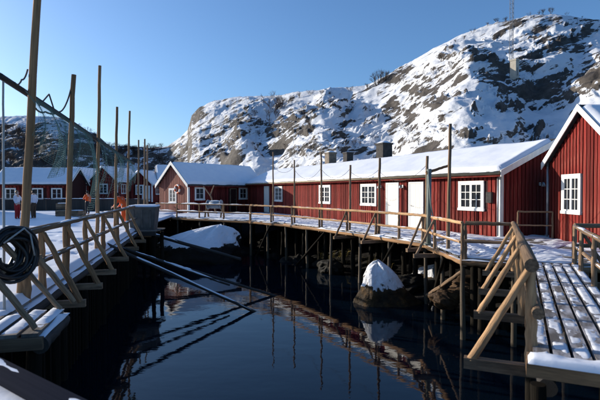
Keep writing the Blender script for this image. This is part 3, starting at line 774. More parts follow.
def drying_pole(label, base, top, r=.05, m=None, z0=-.25):
    o = log('drying_pole', (base[0], base[1], z0), top, r, m or M_loggrey)
    return tag(o, label, 'pole', 'fish drying poles')
dp = [(271, 152, .045, 'leftmost slim pole of the long dock railing'), (292, 160, .05, 'pole at the second post of the long dock railing'),
      (319.5, 153, .05, 'tall pole in front of the third white window from the right'), (347, 165, .055, 'short pole between two white windows of the long row'),
      (376, 158, .06, 'pole left of the double white doors'), (423, 156, .06, 'pole in front of the right hand white door'), (443.5, 124, .055, 'tallest pole on the dock, left of the large white window')]
ptop = []
for px, py, r, lb in dp:
    p, n = edge_out(px) if px < 430 else (Vector((4.08, 13.1)), Vector((-1, 0)))
    p = p - n * .14
    z = EYE - (py - HY) * p.y / FPX
    t = Vector((p.x + random.uniform(-.05, .05), p.y, z)); ptop.append((V2(p), t))
    drying_pole(lb, p, t, r)
def rope(name, label, pts, r, m, sag=0, group=None, n=14):
    pts = [Vector(p) for p in pts]; out = []
    for i in range(len(pts) - 1):
        for k in range(n):
            t = k / n; out.append(pts[i].lerp(pts[i + 1], t) - Z * sag * 4 * t * (1 - t))
    out.append(pts[-1]); mb = MB(); mb.tube([p - pts[0] for p in out], r, 5)
    return tag(mb.build(name, m, None, Matrix.Translation(pts[0])), label, 'rope', group)
for i, (f0, f1, sg) in enumerate(((.8, .9, .35), (.85, .8, .5), (.78, .95, .42), (.9, .86, .3), (.82, .9, .45))):
    a, b = ptop[i], ptop[i + 1]
    names = ['between the two leftmost dock poles', 'between the second and third dock poles', 'between the third and fourth dock poles', 'between the two poles left of the white doors', 'before the two white doors']
    rope('line', 'thin sagging line ' + names[i], [a[0].lerp(a[1], f0), b[0].lerp(b[1], f1)], 0.008, M_rope, sg, 'lines between drying poles')
# hoist post with arm
hp, hn = edge_out(423.5); hp = V2(hp) - V2(hn) * .45 + Vector((.22, -.1, 0))
hp = P(429, 245, 0)
T = thing('hoist', 'weathered teal hoist post with a short wooden arm near the doors', 'hoist', hp)
zt = EYE - (169 - HY) * hp.y / FPX
mb = MB(); mb.tube([hp - Z * .02, hp + Z * zt], .075, 10); mb.box(hp + Z * .02, Vector((.14, 0, 0)), Vector((0, .14, 0)), Z * .02); mb.build('post', M_teal, T)
log('arm', hp + Z * (zt - .12) - Vector((.1, 0, 0)), hp + Vector((.62, .1, zt + .1)), .05, M_log, T)
mb = MB(); mb.tube([hp + Vector((.1, -.08, .9)), hp + Vector((.02, -.12, 1.3)), hp + Vector((-.05, -.09, zt - .1))], .02, 6); mb.build('rope_fall', M_teal, T)

# ------------------------------------------------------------------ footbridge at the right
u = Vector((0.431, 0.902)); nr_ = Vector((0.902, -0.431))
B0 = Vector((2.30, 4.52)); BL = 7.0
bridge = thing('footbridge', 'snowy plank footbridge running from the lower right to the dock', 'footbridge', (B0.x, B0.y, 0))
B1 = B0 + u * BL
pw = .185
for i in range(6):
    a = B0 + nr_ * (i * pw + .01); q = [a, a + nr_ * (pw - .035), a + nr_ * (pw - .035) + u * BL, a + u * BL]
    planks(bridge, q, u, pw, M_frost, z=.008, thick=.05, gap=0.0, jit=.002)
    snow_sheet([V2(q[0] + u * .02, .0135), V2(q[1] + u * .02, .0135), V2(q[2], .0135), V2(q[3], .0135)], .012, bridge, 60 + i, .47 if i < 4 else .60, .022, freq=4.2, edge=.008, aniso=(1.3, .8), maxn=330)
for k in range(5):
    p = B0 + u * (.3 + k * 1.6); beam('joist', V2(p - nr_ * .05, -.12), V2(p + nr_ * 1.25, -.12), .12, .14, M_loggrey, bridge)
for off in (.12, 1.0):
    log('stringer', V2(B0 + nr_ * off, -.27), V2(B1 + nr_ * off, -.27), .09, M_darklog, bridge)
# raised end board with a cushion of snow
Q0 = B0 - u * .16
beam('end_board', V2(Q0 - nr_ * .06, -.02), V2(Q0 + nr_ * 1.6, -.02), .26, .12, M_log, bridge)
snow_sheet([V2(Q0 - nr_ * .05 - u * .13, .04), V2(Q0 + nr_ * 1.6 - u * .13, .04), V2(Q0 + nr_ * 1.6 + u * .15, .04), V2(Q0 - nr_ * .05 + u * .15, .04)], .085, bridge, 77, 1.0, .03, edge=.09, freq=2.2, rough=.5)
piles(bridge, [tuple(B0 + nr_ * .05 - u * .1), tuple(B0 + nr_ * 1.15), tuple(B0 + u * 3.4 + nr_ * .05), tuple(B0 + u * 3.4 + nr_ * 1.1)], .09, M_pile, -.2)
h = .89
rl0 = Vector((2.46, 4.86)); rl1 = Vector((5.12, 11.0)); du = (rl1 - rl0).normalized(); dout = Vector((-du.y, du.x))
lrail = railing('thick log handrail with outward braces on the left of the footbridge', [V2(rl0), V2(rl1)], h, mids=(.42,), rail_r=.072, post_r=.062, post_at=[V2(rl0 + du * t) for t in (.08, 2.25, 4.1, 6.55)], over=.1,
        brace=[(rl0 + du * t, dout) for t in (.05, 2.25, 4.1, 6.3)], m=M_newlog, rail_m=M_loggrey, snow=.0)
r0 = rl0 + Vector((du.y, -du.x)) * 1.12 + du * .2; r1 = Vector((6.25, 10.45))
rrail = railing('weathered railing with crossed braces on the right of the footbridge', [V2(r0), V2(r1)], .87, mids=(.45,), rail_r=.055, post_r=.05, post_at=[V2(r1), V2(r1.lerp(r0, .17)), V2(r1.lerp(r0, .42)), V2(r1.lerp(r0, .7)), V2(r0)],
        brace=[(r1.lerp(r0, t), Vector((du.y, -du.x))) for t in (.17, .42, .7)], m=M_loggrey, snow=.03, cover=.5)

# the platform the photograph is taken from
plat = thing('plank_platform', 'snowy plank platform with raised kerb at the bottom left corner', 'platform', (-1, 0, 0))
k0, k1 = Vector((-4.2, 5.10)), Vector((0.3, 1.85))
for q, al in (([k0, k1, Vector((.3, -2.5)), Vector((-4.2, -2.5))], (0.81, -.585)), ([Vector((.3, 1.85)), Vector((3.9, 1.85)), Vector((3.9, -2.5)), Vector((.3, -2.5))], (1, 0)),
              ):
    planks(plat, q, al, .19, M_plank)
    snow_sheet([V2(p, .012) for p in q], .05, plat, 88, .8, .12)
beam('kerb', V2(k0, .10), V2(k1, .10), .12, .16, M_kerbshade, plat)
snow_strip(V2(k0, .18), V2(k1, .18), .10, .03, plat, 4, .75)
for k in range(3):
    planks(plat, [(2.0, 2.0 + k * .62), (3.5, 1.9 + k * .62), (3.55, 2.45 + k * .62), (2.05, 2.55 + k * .62)], (1, -.07), .28, M_plank, z=-.34, name='step')
piles(plat, [(-3.9, 4.6), (-2.2, 3.4), (0.1, 1.7), (2.2, 1.6), (3.6, 1.6), (-3.9, -2.2), (3.6, -2.2)])

# ------------------------------------------------------------------ left quay
qu = Vector((-0.225, 0.974)); qn = Vector((0.974, 0.225)); Q_ = Vector((-4.37, 7.77))
def qp(t, off=0.0): return Q_ + qu * t + qn * off
quay = thing('wooden_quay', 'broad snowy plank quay with piles on the left of the harbour', 'quay', V2(qp(2)))
qq = [([qp(-1.5, .06), qp(13.2, .06), qp(13.2, -9), qp(-1.5, -9)], 91, .80), ([qp(-2.62, .75), qp(-1.5, .75), qp(-1.5, -4), qp(-2.62, -4)], 92, .60), ([qp(13.2, .06), qp(24.5, 1.2), qp(24.5, -14), qp(13.2, -9)], 93, .9)]
for q, sd, cv in qq:
    planks(quay, q, qu, .2262, M_plank, gap=.05 if sd == 92 else .02)
    if sd != 92: snow_sheet([V2(p, .014) for p in q], .10, quay, sd, cv, .10, freq=1.5, maxn=190)
    else:
        for i in range(21):
            o1 = .75 - i * .2262 - .025; o2 = o1 - .175
            snow_sheet([V2(qp(-2.6, o1), .014), V2(qp(-1.5, o1), .014), V2(qp(-1.5, o2), .014), V2(qp(-2.6, o2), .014)], .03, quay, 200 + i, .56, .05, freq=1.5, edge=.04)
for t0, t1, of in ((-1.5, 13.2, .10), (-2.62, -1.5, .72)):
    log('edge_beam', V2(qp(t0, of), -.15), V2(qp(t1, of), -.15), .10, M_darklog, quay)
    snow_strip(V2(qp(t0, of), -.05), V2(qp(t1, of), -.05), .14, .06, quay, 5, .7)
beam('edge_beam', V2(qp(-2.65, -4), -.12), V2(qp(-2.65, .78), -.12), .08, .14, M_loggrey, quay)
piles(quay, [tuple(qp(t, o)) for t in (-2.4, -.6, 1.4, 3.3, 5.4, 7.9, 10.3, 13, 17, 21, 24) for o in (-.05, -2.6)] + [tuple(qp(-2.4, .6)), tuple(qp(-1.6, .6))])
for i in range(62):
    t = -2.3 + i * .27
    if t < 14: beam('skirt_board', V2(qp(t, -.16 if t > -1.5 else .5), -2.6), V2(qp(t, -.16 if t > -1.5 else .5), -.24), .25, .04, M_pile, quay)
pt = [-.75, .0, 1.5, 3.2, 5.4, 7.9, 10.3, 12.6]
qrail = railing('log railing with outward braces along the left quay edge', [V2(qp(-2.6)), V2(qp(-.75)), V2(qp(3.2)), V2(qp(7.9)), V2(qp(12.9))], 1.03, mids=(.5,), rail_r=.062, post_r=.068, post_at=[V2(qp(t)) for t in [-2.5] + pt],
        brace=[(qp(t), qn) for t in pt[1:]], snow=.035, cover=.65, m=M_log, rail_m=M_loggrey)
# props at the near end
for (a, b, r) in ((V2(qp(-2.55, .0), 1.02), V2(qp(-2.5, .66), .02), .045), (V2(qp(-1.7, .0), 1.0), V2(qp(-1.6, .70), .02), .04), (V2(qp(-.95, .0), .98), V2(qp(-.8, .68), -.06), .05)):
    log('brace', a, b, r, M_loggrey, qrail)
beam('cleat', V2(qp(-2.0, .1), .62), V2(qp(-1.2, .34), .72), .04, .05, M_loggrey, qrail)

lab = ['nearest and thickest tall pole on the left quay, cut by the top edge', 'second tall pole from the left on the quay', 'tallest visible pole on the left quay, third from the left', 'fourth tall pole along the left quay', 'fifth tall pole along the left quay']
qtop = []
for i, (t, px, py, r) in enumerate(((-.73, 40, -30, .066), (1.85, 74, 75, .062), (5.0, 100.5, 66, .052), (7.95, 117.5, 107, .052), (10.8, 130, 111, .048))):
    b = qp(t, -.10); top = PD(px, py, b.y); top.y = b.y + .02
    qtop.append((V2(b), top)); drying_pole(lab[i], b, top, r, M_log)
for px, py, d_, lb in ((139, 140, 28, 'left of three thin far poles beside the grey tub'), (145, 139, 29, 'middle of three thin far poles beside the grey tub'), (147.8, 145, 30, 'right of three thin far poles beside the grey tub')):
    t = PD(px, py, d_); drying_pole(lb, (t.x - .05, t.y), t, .06, M_loggrey)
# the long spar lashed to the poles
sa = V2(qp(-1.6, -.02), 3.22); sb = V2(qp(12.4, -.02), 2.88)
tag(log('spar', sb, sa, .055, M_darklog), 'long dark horizontal spar lashed along the quay poles', 'spar')
c = qp(-1.5, -.02)
tag(log('rod', (c.x - .02, c.y, 0), (c.x, c.y, 3.16), .018, M_ropepale), 'thin pale upright rod at the near end of the spar', 'rod')
# netting on the spar
def net(name, label, t0, t1, drop0, drop1, bel, seed, cell=.045, r=.0019, off=.05):
    """hung from the spar; every twine is real"""
    n = int((t1 - t0) / cell); k = int(max(drop0, drop1) / cell)
    def pt_(i, j):
        t = t0 + (t1 - t0) * i / n; v = j / k; dr = (drop0 + (drop1 - drop0) * i / n) * (1 + .25 * math.sin(t * 1.9 + seed))
        base = V2(qp(t, off), 3.22 + (2.88 - 3.22) * (t + 1.6) / 14 - .03)
        fold = .10 * math.sin(t * 7.3 + seed) * v + .18 * math.sin(t * 2.1 + seed * 2) * v + bel * math.sin(v * 3.1)
        return base + V2(qn) * fold + V2(qu) * (.16 * v * math.sin(t * 4.7 + seed)) - Z * dr * v
    g = [[pt_(i, j) for j in range(k + 1)] for i in range(n + 1)]
    o0 = g[0][0]; mb = MB()
    for j in range(k + 1): mb.tube([g[i][j] - o0 for i in range(n + 1)], r, 3, False)
    for i in range(n + 1): mb.tube([g[i][j] - o0 for j in range(k + 1)], r, 3, False)
    return tag(mb.build(name, M_net, None, Matrix.Translation(o0)), label, 'net', 'nets hung on the spar')
net('fishing_net', 'grey green fishing net hung between the near quay poles', -.9, 3.8, .8, 1.5, .14, 1)
net('fishing_net', 'grey green fishing net hung on the far half of the spar', 4.4, 11.0, 1.3, .9, .15, 3, .08, .0022)
# loose ropes
r1_ = qtop[0][0].lerp(qtop[0][1], .70); pr = lambda px, py, d: PD(px, py, d)
rope('rope', 'rope looping from the spar up to the second quay pole', [PD(36, 108, 7.6), PD(46, 112, 8.0), PD(60, 112, 8.9), PD(67, 104, 9.3), PD(73, 84, 9.62)], .016, M_rope, .04, n=6)
rope('rope', 'rope peak rising from the spar between two quay poles', [PD(40, 106, 7.6), PD(50, 94.5, 8.2), PD(55.5, 112, 8.6)], .014, M_rope, 0, n=4)
rope('rope', 'rope from the spar end to the nearest quay pole', [PD(16, 83, 6.6), PD(23, 80, 6.9), PD(29, 70, 7.1)], .013, M_rope, .05, n=5)
# coil of black hose on the railing
cc = Vector((-3.80, 6.02, .84)); ax = (V2(qn) * .75 + Vector((0.3, -.55, 0))).normalized(); sx_ = ax.cross(Z).normalized(); 
pts = []
N = 640
for i in range(N):
    a = i / N * 2 * math.pi * 17; rr_ = .25 + .085 * math.sin(i / N * 9.7 * math.pi) + .025 * math.sin(i * .37) + .02 * (i / N)
    pts.append((sx_ * math.cos(a) + Z * math.sin(a)) * rr_ + ax * (.09 * math.sin(i * .05) + .02 * math.sin(i * .31)))
mb = MB(); mb.tube(pts, .023, 7); T = tag(mb.build('hose_coil', M_rubber, None, Matrix.Translation(cc)), 'coil of black hose hanging on the near quay railing', 'hose')
mb = MB(); mb.tube([sx_ * .18 + Z * .16 + ax * .12, sx_ * -.1 + Z * .33 + ax * .13, sx_ * -.25 + Z * .2 + ax * .1], .012, 6); mb.tube([sx_ * -.26 - Z * .05 + ax * .12, sx_ * -.2 + Z * .24 + ax * .12], .012, 6)
mb.build('binding', M_ropepale, T, Matrix.Translation(cc))

# grey tub at the end of the railing
def tub(p, w_, d_, h_, ang, label):
    T = thing('fish_tub', label, 'tub', p); M = Matrix.Translation(p) @ Matrix.Rotation(ang, 4, 'Z')
    mb = MB(); b, t = .84, 1.0; i_ = .93
    lv = [(b, 0), (t, h_), (t * 1.05, h_), (t * 1.05, h_ + .07), (i_, h_ + .07), (i_ * b, .12)]
    vs = []
    for s_, z_ in lv: vs += [(sx * w_ / 2 * s_, sy * d_ / 2 * s_, z_) for sx, sy in ((-1, -1), (1, -1), (1, 1), (-1, 1))]
    fs = [(3, 2, 1, 0)] + [(a * 4 + k, a * 4 + (k + 1) % 4, a * 4 + 4 + (k + 1) % 4, a * 4 + 4 + k) for a in range(len(lv) - 1) for k in range(4)] + [(20, 21, 22, 23)]
    mb.add(vs, fs); mb.build('shell', M_conc, T, M)
    for sx in (-.3, 0, .3):
        r_ = MB(); r_.add([(sx * w_ + x, -d_ / 2 * (b + (t - b) * z_ / h_) - y, z_) for z_ in (.1, h_ - .06) for x, y in ((-.04, 0.0), (.04, 0.0), (.03, .035), (-.03, .035))], [(0, 1, 2, 3), (4, 5, 6, 7), (0, 1, 5, 4), (1, 2, 6, 5), (2, 3, 7, 6), (3, 0, 4, 7)]); r_.build('rib', M_conc, T, M)
    c = [M @ Vector((sx * w_ / 2 * 1.02, sy * d_ / 2 * 1.02, h_ + .06)) for sx, sy in ((-1, -1), (1, -1), (1, 1), (-1, 1))]
    snow_sheet(c, .10, T, 5, 1.0, .06, edge=.1)
    return T
tp = PD(144, 231, 20.3); tub(Vector((tp.x, tp.y, .012)), 1.16, 1.1, .93, R(8), 'big grey tub with snow on top at the far end of the quay railing')
sup = thing('tub_landing', 'small plank landing on piles under the grey tub', 'landing', (tp.x, tp.y, 0))
planks(sup, [(tp.x - .75, tp.y - .75), (tp.x + .75, tp.y - .75), (tp.x + .75, tp.y + .75), (tp.x - .75, tp.y + .75)], (1, 0), .2, M_plank, z=.004)
beam('edge_beam', (tp.x - .75, tp.y - .76, -.13), (tp.x + .75, tp.y - .76, -.13), .1, .16, M_darklog, sup)
piles(sup, [(tp.x - .6, tp.y - .6), (tp.x + .6, tp.y - .6), (tp.x + .6, tp.y + .6), (tp.x - .6, tp.y + .6)])

# booms slanting from the quay into the water
def boom(label, a, b, r, snow_to=1.0):
    d_ = (b - a).normalized(); T = thing('boom', label, 'boom', a, 'booms slanting into the water')
    log('spar', a - d_ * .5, b + d_ * .35, r, M_darklog, T)
    snow_strip(a + Z * r * .8, a.lerp(b, snow_to) + Z * r * .66, r * 1.5, .05, T, int(a.y * 5), .9)
boom('long snow topped boom slanting from quay to water, nearest one', Vector((-5.38, 13.9, -.16)), Vector((-1.41, 14.4, WATER - .02)), .058, .97)
boom('long boom reaching farthest out over the water, tip without snow', Vector((-6.25, 16.1, -.34)), Vector((-.90, 16.6, WATER - .02)), .058, .66)
boom('short thin boom beside the two long ones', Vector((-5.9, 15.3, -.22)), Vector((-2.75, 15.8, -1.45)), .045, 1.0)
boom('dark log slanting down beside the snowy rock', PD(150, 234, 22.5), PD(234, 257.5, 21.0), .09, .35)

# ------------------------------------------------------------------ rocks
def rock(name, label, c, size, m, seed, rot=0, sub=5, flat=.0, rough=.32):
    bm = bmesh.new(); bmesh.ops.create_icosphere(bm, subdivisions=sub, radius=1)
    co = np.array([v.co[:] for v in bm.verts])
    f = lambda a, b, s, o: fbm(a, b, s, o)
    n1 = (f(co[:, 0] * 1.3 + co[:, 2] * .9 + seed, co[:, 1] * 1.3 - co[:, 2] * .7, seed, 4) - .5)
    n2 = (f(co[:, 0] * 4 + co[:, 2] * 3 + seed, co[:, 1] * 4 - co[:, 2] * 2.6, seed + 5, 4) - .5)
    st = n1 * 2.2; st = np.round(st * 5) / 5 * .6 + st * .4
    k = 1 + rough * 1.4 * st + rough * .5 * n2
    co = co * k[:, None] * np.array(size)
    for v, p in zip(bm.verts, co): v.co = p
    bmesh.ops.rotate(bm, verts=bm.verts, matrix=Matrix.Rotation(rot, 3, 'Z'))
    me = bpy.data.meshes.new(name); bm.to_mesh(me); bm.free()
    me.polygons.foreach_set('use_smooth', [True] * len(me.polygons)); me.materials.append(m)
    o = link(bpy.data.objects.new(name, me), None, Matrix.Translation(Vector(c)))
    return tag(o, label, 'rock', 'rocks on the shore')
def boulder(name, label, c, base, prof, m, seed):
    """c: base point; prof: list of (height, half width, half depth, shift x, shift y) from below upwards"""
    n = 72; vs = []; fs = []; rows = []
    hh = [p[0] for p in prof]; K = 40
    for i in range(K + 1):
        t = i / K; z_ = hh[0] + (hh[-1] - hh[0]) * t
        a = [np.interp(z_, hh, [p[k] for p in prof]) for k in (1, 2, 3, 4)]
        for j in range(n):
            th = 2 * math.pi * j / n
            x = math.cos(th); y = math.sin(th)
            f1 = float(fbm(x * 1.5 + seed + z_ * .5, y * 1.5 + z_ * .7, seed, 4)) - .5; f1 = .5 * f1 + .5 * round(f1 * 9) / 9
            q = 1 + .62 * f1 + .16 * (float(fbm(x * 4 + z_ * 2.2, y * 4 - z_ * 1.7 + seed, seed + 7, 3)) - .5)
            vs.append((a[2] + x * a[0] * q, a[3] + y * a[1] * q, z_ + .34 * (float(fbm(x * 2 + z_, y * 2 + seed, seed + 3, 3)) - .5)))
    for i in range(K):
        for j in range(n):
            j2 = (j + 1) % n; fs.append((i * n + j, i * n + j2, (i + 1) * n + j2, (i + 1) * n + j))
    mb = MB(); mb.add(vs, fs, True); mb.add(vs[-n:], [tuple(range(n))], True)
    return tag(mb.build(name, m, None, Matrix.Translation(Vector(c))), label, 'rock', 'rocks on the shore')
bc = PD(383, 304, 15.6)
boulder('boulder', 'pointed boulder with snow on its crown before the dock piles', (bc.x, bc.y, -2.6), None,
        [(0, 1.25, .95, .1, 0), (.5, 1.12, .85, .05, 0), (.95, .82, .65, -.05, 0), (1.4, .56, .46, -.12, 0), (1.66, .36, .3, -.16, 0), (1.80, .16, .14, -.18, 0), (1.84, .02, .02, -.18, 0)], M_boulder, 3)
boulder('boulder', 'low snow capped rock half under the dock deck', (5.3, 18.0, -2.4), None, [(0, 1.1, .9, 0, 0), (.7, .9, .7, 0, 0), (1.0, .6, .4, 0, 0), (1.12, .05, .05, 0, 0)], M_boulder, 9)
ro_ = PD(205, 262, 25.3)
boulder('boulder', 'broad flat rock under deep blue shaded snow left of centre', (ro_.x, ro_.y, -2.7), None,
        [(0, 2.7, 1.6, -.4, 0), (.8, 2.6, 1.5, -.4, 0), (1.35, 2.45, 1.35, -.2, .1), (1.75, 2.1, 1.0, .0, .2), (2.15, 1.3, .6, .45, .3), (2.42, .6, .3, .75, .3), (2.5, .05, .05, .8, .3)], rock_material('rock_under_deep_snow', .28, .42, .54, 1.0, (0.03, 0.026, 0.022), (0.05, 0.042, 0.034), (0.022, 0.019, 0.016), -1.35, 0, 0.15, 0.4), 5)
rock('boulder', 'ochre sunlit rock on the shore under the dock', PD(478, 291, 13.6), (.85, .6, .36), M_ochre, 12, .3)
rock('boulder', 'smaller ochre rock left of the sunlit one under the dock', PD(446, 300, 13.2), (.5, .4, .25), M_ochre, 14, .9)
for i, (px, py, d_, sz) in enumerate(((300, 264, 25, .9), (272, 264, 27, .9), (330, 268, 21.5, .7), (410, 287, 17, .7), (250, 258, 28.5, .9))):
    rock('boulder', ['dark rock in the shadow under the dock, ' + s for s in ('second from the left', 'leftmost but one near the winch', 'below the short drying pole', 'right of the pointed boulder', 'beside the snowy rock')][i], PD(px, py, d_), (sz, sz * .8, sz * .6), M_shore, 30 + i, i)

gr = random.Random(9); mb = MB(); g0 = V2(E_[1] + Vector((1.5, .9)), -1.4)
for i in range(900):
    t_ = gr.random(); b_ = E_[1].lerp(E_[3], t_) + Vector((.899, .438)) * gr.uniform(.5, 2.4); cl = .5 + .5 * math.sin(t_ * 41) * math.sin(t_ * 17 + 1)
    if gr.random() > cl: continue
    zb = ground_z(b_.x, b_.y)
    if zb < -1.9: continue
    p_ = Vector((b_.x, b_.y, zb - .03)) - g0; l_ = gr.uniform(.2, .55); dx = Vector((gr.uniform(-.25, .25), gr.uniform(-.25, .25), 0))
    mb.tube([p_, p_ + dx * .4 + Z * l_ * .7, p_ + dx * 1.2 + Z * l_ * .8], [.012, .009, .003], 3, False)
M_grass = mat('dry_yellow_grass', (0.22, 0.16, 0.04), (0.12, 0.10, 0.025), (4, 4, 4), 0.85)
tag(mb.build('dry_grass', M_grass, None, Matrix.Translation(g0)), 'dry yellow grass on the dark shore under the dock', 'grass', kind='stuff')
# ------------------------------------------------------------------ things on the back dock
bp_ = Vector((-5.6, 29.8, 0)) + Vector((.1, -.2, 0))
T = thing('net_winch', 'blue grey net winch drum on a timber stand at the dock edge', 'winch', bp_)
ax_ = Vector((.92, -.2, 0)).normalized(); cz = .84
mb = MB(); mb.tube([bp_ - ax_ * .42 + Z * cz, bp_ + ax_ * .42 + Z * cz], .25, 20); mb.build('drum', M_drum, T)
for s_ in (-.45, .45):
    mb = MB(); mb.tube([bp_ + ax_ * (s_ - .02) + Z * cz, bp_ + ax_ * (s_ + .02) + Z * cz], .31, 20); mb.build('flange', M_drum, T)
    y_ = Vector((-ax_.y, ax_.x, 0))
    for k in (-.3, .3): beam('leg', bp_ + ax_ * s_ * 1.2 + y_ * k, bp_ + ax_ * s_ * 1.2 + Z * (cz + .1), .08, .08, M_log, T)
snow_strip(bp_ - ax_ * .4 + Z * (cz + .23), bp_ + ax_ * .4 + Z * (cz + .23), .3, .06, T, 3, .9)
lp = PD(209.5, 206, 34.5)
T = thing('forked_post', 'forked bare timber post leaning before the shaded cabin window', 'post', (lp.x, lp.y, 0))
log('trunk', (lp.x + .55, lp.y, -.03), (lp.x + .05, lp.y, 1.45), .07, M_loggrey, T)
log('fork', (lp.x + .05, lp.y, 1.4), (lp.x - .45, lp.y, 2.1), .05, M_loggrey, T); log('fork', (lp.x + .05, lp.y, 1.4), (lp.x + .35, lp.y, 2.15), .05, M_loggrey, T)
# life ring on the gable
s_, z_ = z_at(178.3, 189, HA, Gai); cpt = HA + Gai * s_ - Hd * .09 + Z * z_
T = thing('lifebuoy', 'orange and white lifebuoy on the lit gable wall', 'lifebuoy', cpt)
for k in range(8):
    mb = MB(); mb.tube([(Gai * math.cos(a) + Z * math.sin(a)) * .31 for a in np.linspace(k * math.pi / 4, (k + 1) * math.pi / 4, 6)], .075, 8); mb.build('band', M_buoyo if k % 2 else M_buoyw, T, Matrix.Translation(cpt))

# ------------------------------------------------------------------ far cabins on the left
def far_cabin(label, apx, apy, d_, wd, L_, az_deg, he, hr, z0, win=True, white_door=False):
    ap = PD(apx, apy, d_); dv = Vector((math.sin(R(az_deg)), math.cos(R(az_deg)))); left = Vector((-dv.y, dv.x))
    z0 = ap.z - hr
    A = Vector((ap.x, ap.y)) - left * wd / 2
    gA = Vector((A.x, A.y, 0)); gi = Vector((left.x, left.y, 0)); gn = -Vector((dv.x, dv.y, 0)); fd = Vector((dv.x, dv.y, 0)); fn = Vector((dv.y, -dv.x, 0))
    wz = z0 + 1.0
    T, _, _ = cabin('far_cabin', label, A, dv, L_, wd, he, hr, z0, boards=('gable_a', 'front'), opens={'gable_a': [(wd / 2 - .6, wd / 2 + .6, wz - .1, wz + 1.2)]}, snow=.25, seed=int(apx), spacing=.4, group='far red cabins', ov_e=.35, ov_g=.3)
    window(T, gA, gi, gn, wd / 2 - .5, wd / 2 + .5, wz, wz + 1.1, rows=3, cols=1)
    if white_door: door(T, gA, gi, gn, .35, 1.3, z0 + .02, z0 + 2.0)
    for k in range(2): window(T, gA, fd, fn, 1.0 + k * 2.4, 2.0 + k * 2.4, wz, wz + 1.1, rows=2, cols=1)
    fb = MB(); cpos = gA + gi * wd / 2 + fd * L_ / 2
    fb.box(Vector((cpos.x, cpos.y, (z0 - .4 - 2) / 2)), gi * (wd / 2 - .05), fd * (L_ / 2 - .05), Z * ((z0 - .35 + 2) / 2)); fb.build('foundation', M_conc, T)
    return T
far_cabin('far red cabin, left of the three gables across the quay', 72, 167.5, 58, 3.7, 6, 8, 2.6, 4.3, .6)
far_cabin('far red cabin, middle of the three gables across the quay', 103.5, 167, 58, 3.7, 6, 8, 2.6, 4.3, .6)
far_cabin('far red cabin with a white door, right of the three gables', 140, 171, 60, 3.4, 7, 10, 2.4, 4.0, .6, white_door=True)
# long cabin at the far left: eave side to us
ap = PD(-6, 190, 52); z0_ = -.2
fl, _, _ = cabin('far_cabin', 'long dark cabin with blue snow roof at the far left', (ap.x, ap.y), (1, .06), 8.2, 5, 2.9, 4.6, z0_, boards=('front',), opens={'front': [(1.2, 2.4, .8, 2.1), (4.2, 5.4, .8, 2.1), (6.3, 7.5, .8, 2.1)]}, snow=.25, seed=5, spacing=.4, group='far red cabins', ov_e=.4)
for a in (1.3, 4.3, 6.4): window(fl, Vector((ap.x, ap.y, 0)), Vector((1, .06, 0)).normalized(), Vector((.06, -1, 0)).normalized(), a, a + 1.0, .9, 2.0, rows=2, cols=1)
ap = PD(152, 190, 66)
far_cabin('pale snow roof cabin tucked behind the lit gable cabin', 158, 166, 64, 5, 9, 70, 2.6, 4.4, .4)
cabin('added_shade_cabin', 'added unseen red boarded cabin beyond the left edge, shading the quay', (-31.0, 40.0), (.41, -.91), 11.0, 5.0, 3.0, 5.2, -.1, boards=('front',), snow=.2, seed=8, inn_sign=-1)  # unseen cabin, added out of view to throw its shadow over the quay snow
# dark boarded fence behind the quay
fp0, fp1 = PD(-30, 205, 40), PD(150, 205, 38)
T = thing('board_fence', 'low dark board fence along the back of the quay', 'fence', (fp0.x, fp0.y, 0)); nb = 56
for i in range(nb):
    p = V2(fp0.lerp(fp1, i / nb)); beam('fence_post' if i % 8 == 0 else 'fence_board', p - Z * .3, p + Z * (1.0 if i % 8 else 1.1), .30 if i % 8 else .16, .04 if i % 8 else .14, M_darklog, T)
beam('top_rail', V2(fp0, 1.06), V2(fp1, 1.06), .1, .06, M_darklog, T); snow_strip(V2(fp0, 1.09), V2(fp1, 1.09), .12, .07, T, 3, .8)
def crate(label, p, ang, w_=.8, d_=.6, h_=.42):
    T = thing('fish_crate', label, 'crate', p, 'crates on the quay'); M = Matrix.Translation(p) @ Matrix.Rotation(ang, 4, 'Z')
    for k in range(3):
        z_ = .06 + k * (h_ - .06) / 3
        for sy in (-1, 1):
            mb = MB(); mb.box((0, sy * d_ / 2, z_ + .06), (w_ / 2, 0, 0), (0, .012, 0), (0, 0, .052)); mb.build('slat', M_loggrey, T, M)
            mb = MB(); mb.box((sy * (w_ / 2 - .013), 0, z_ + .06), (.012, 0, 0), (0, d_ / 2 - .013, 0), (0, 0, .052)); mb.build('slat', M_loggrey, T, M)
    for sx in (-1, 1):
        for sy in (-1, 1):
            mb = MB(); mb.box((sx * (w_ / 2 - .05), sy * (d_ / 2 - .04), h_ / 2), (.025, 0, 0), (0, .025, 0), (0, 0, h_ / 2)); mb.build('corner_post', M_darklog, T, M)
    mb = MB(); mb.box((0, 0, .03), (w_ / 2 - .02, 0, 0), (0, d_ / 2 - .02, 0), (0, 0, .012)); mb.build('base', M_darklog, T, M)
    snow_sheet([M @ Vector((sx * (w_ / 2 - .03), sy * (d_ / 2 - .03), h_ - .08)) for sx, sy in ((-1, -1), (1, -1), (1, 1), (-1, 1))], .12, T, 5, 1.0, .08, edge=.12)
cp = Vector((-15.2, 29.5, .07))
crate('bottom fish crate of the small stack behind the second quay pole', cp, .3); crate('top fish crate of the small stack behind the second quay pole', cp + Z * .44, .45); crate('single fish crate beside the small stack on the quay', cp + Vector((1.1, -.4, 0)), -.4)
crate('fish crate standing alone between the third and fourth quay poles', Vector((-11.4, 27.6, .07)), .8)
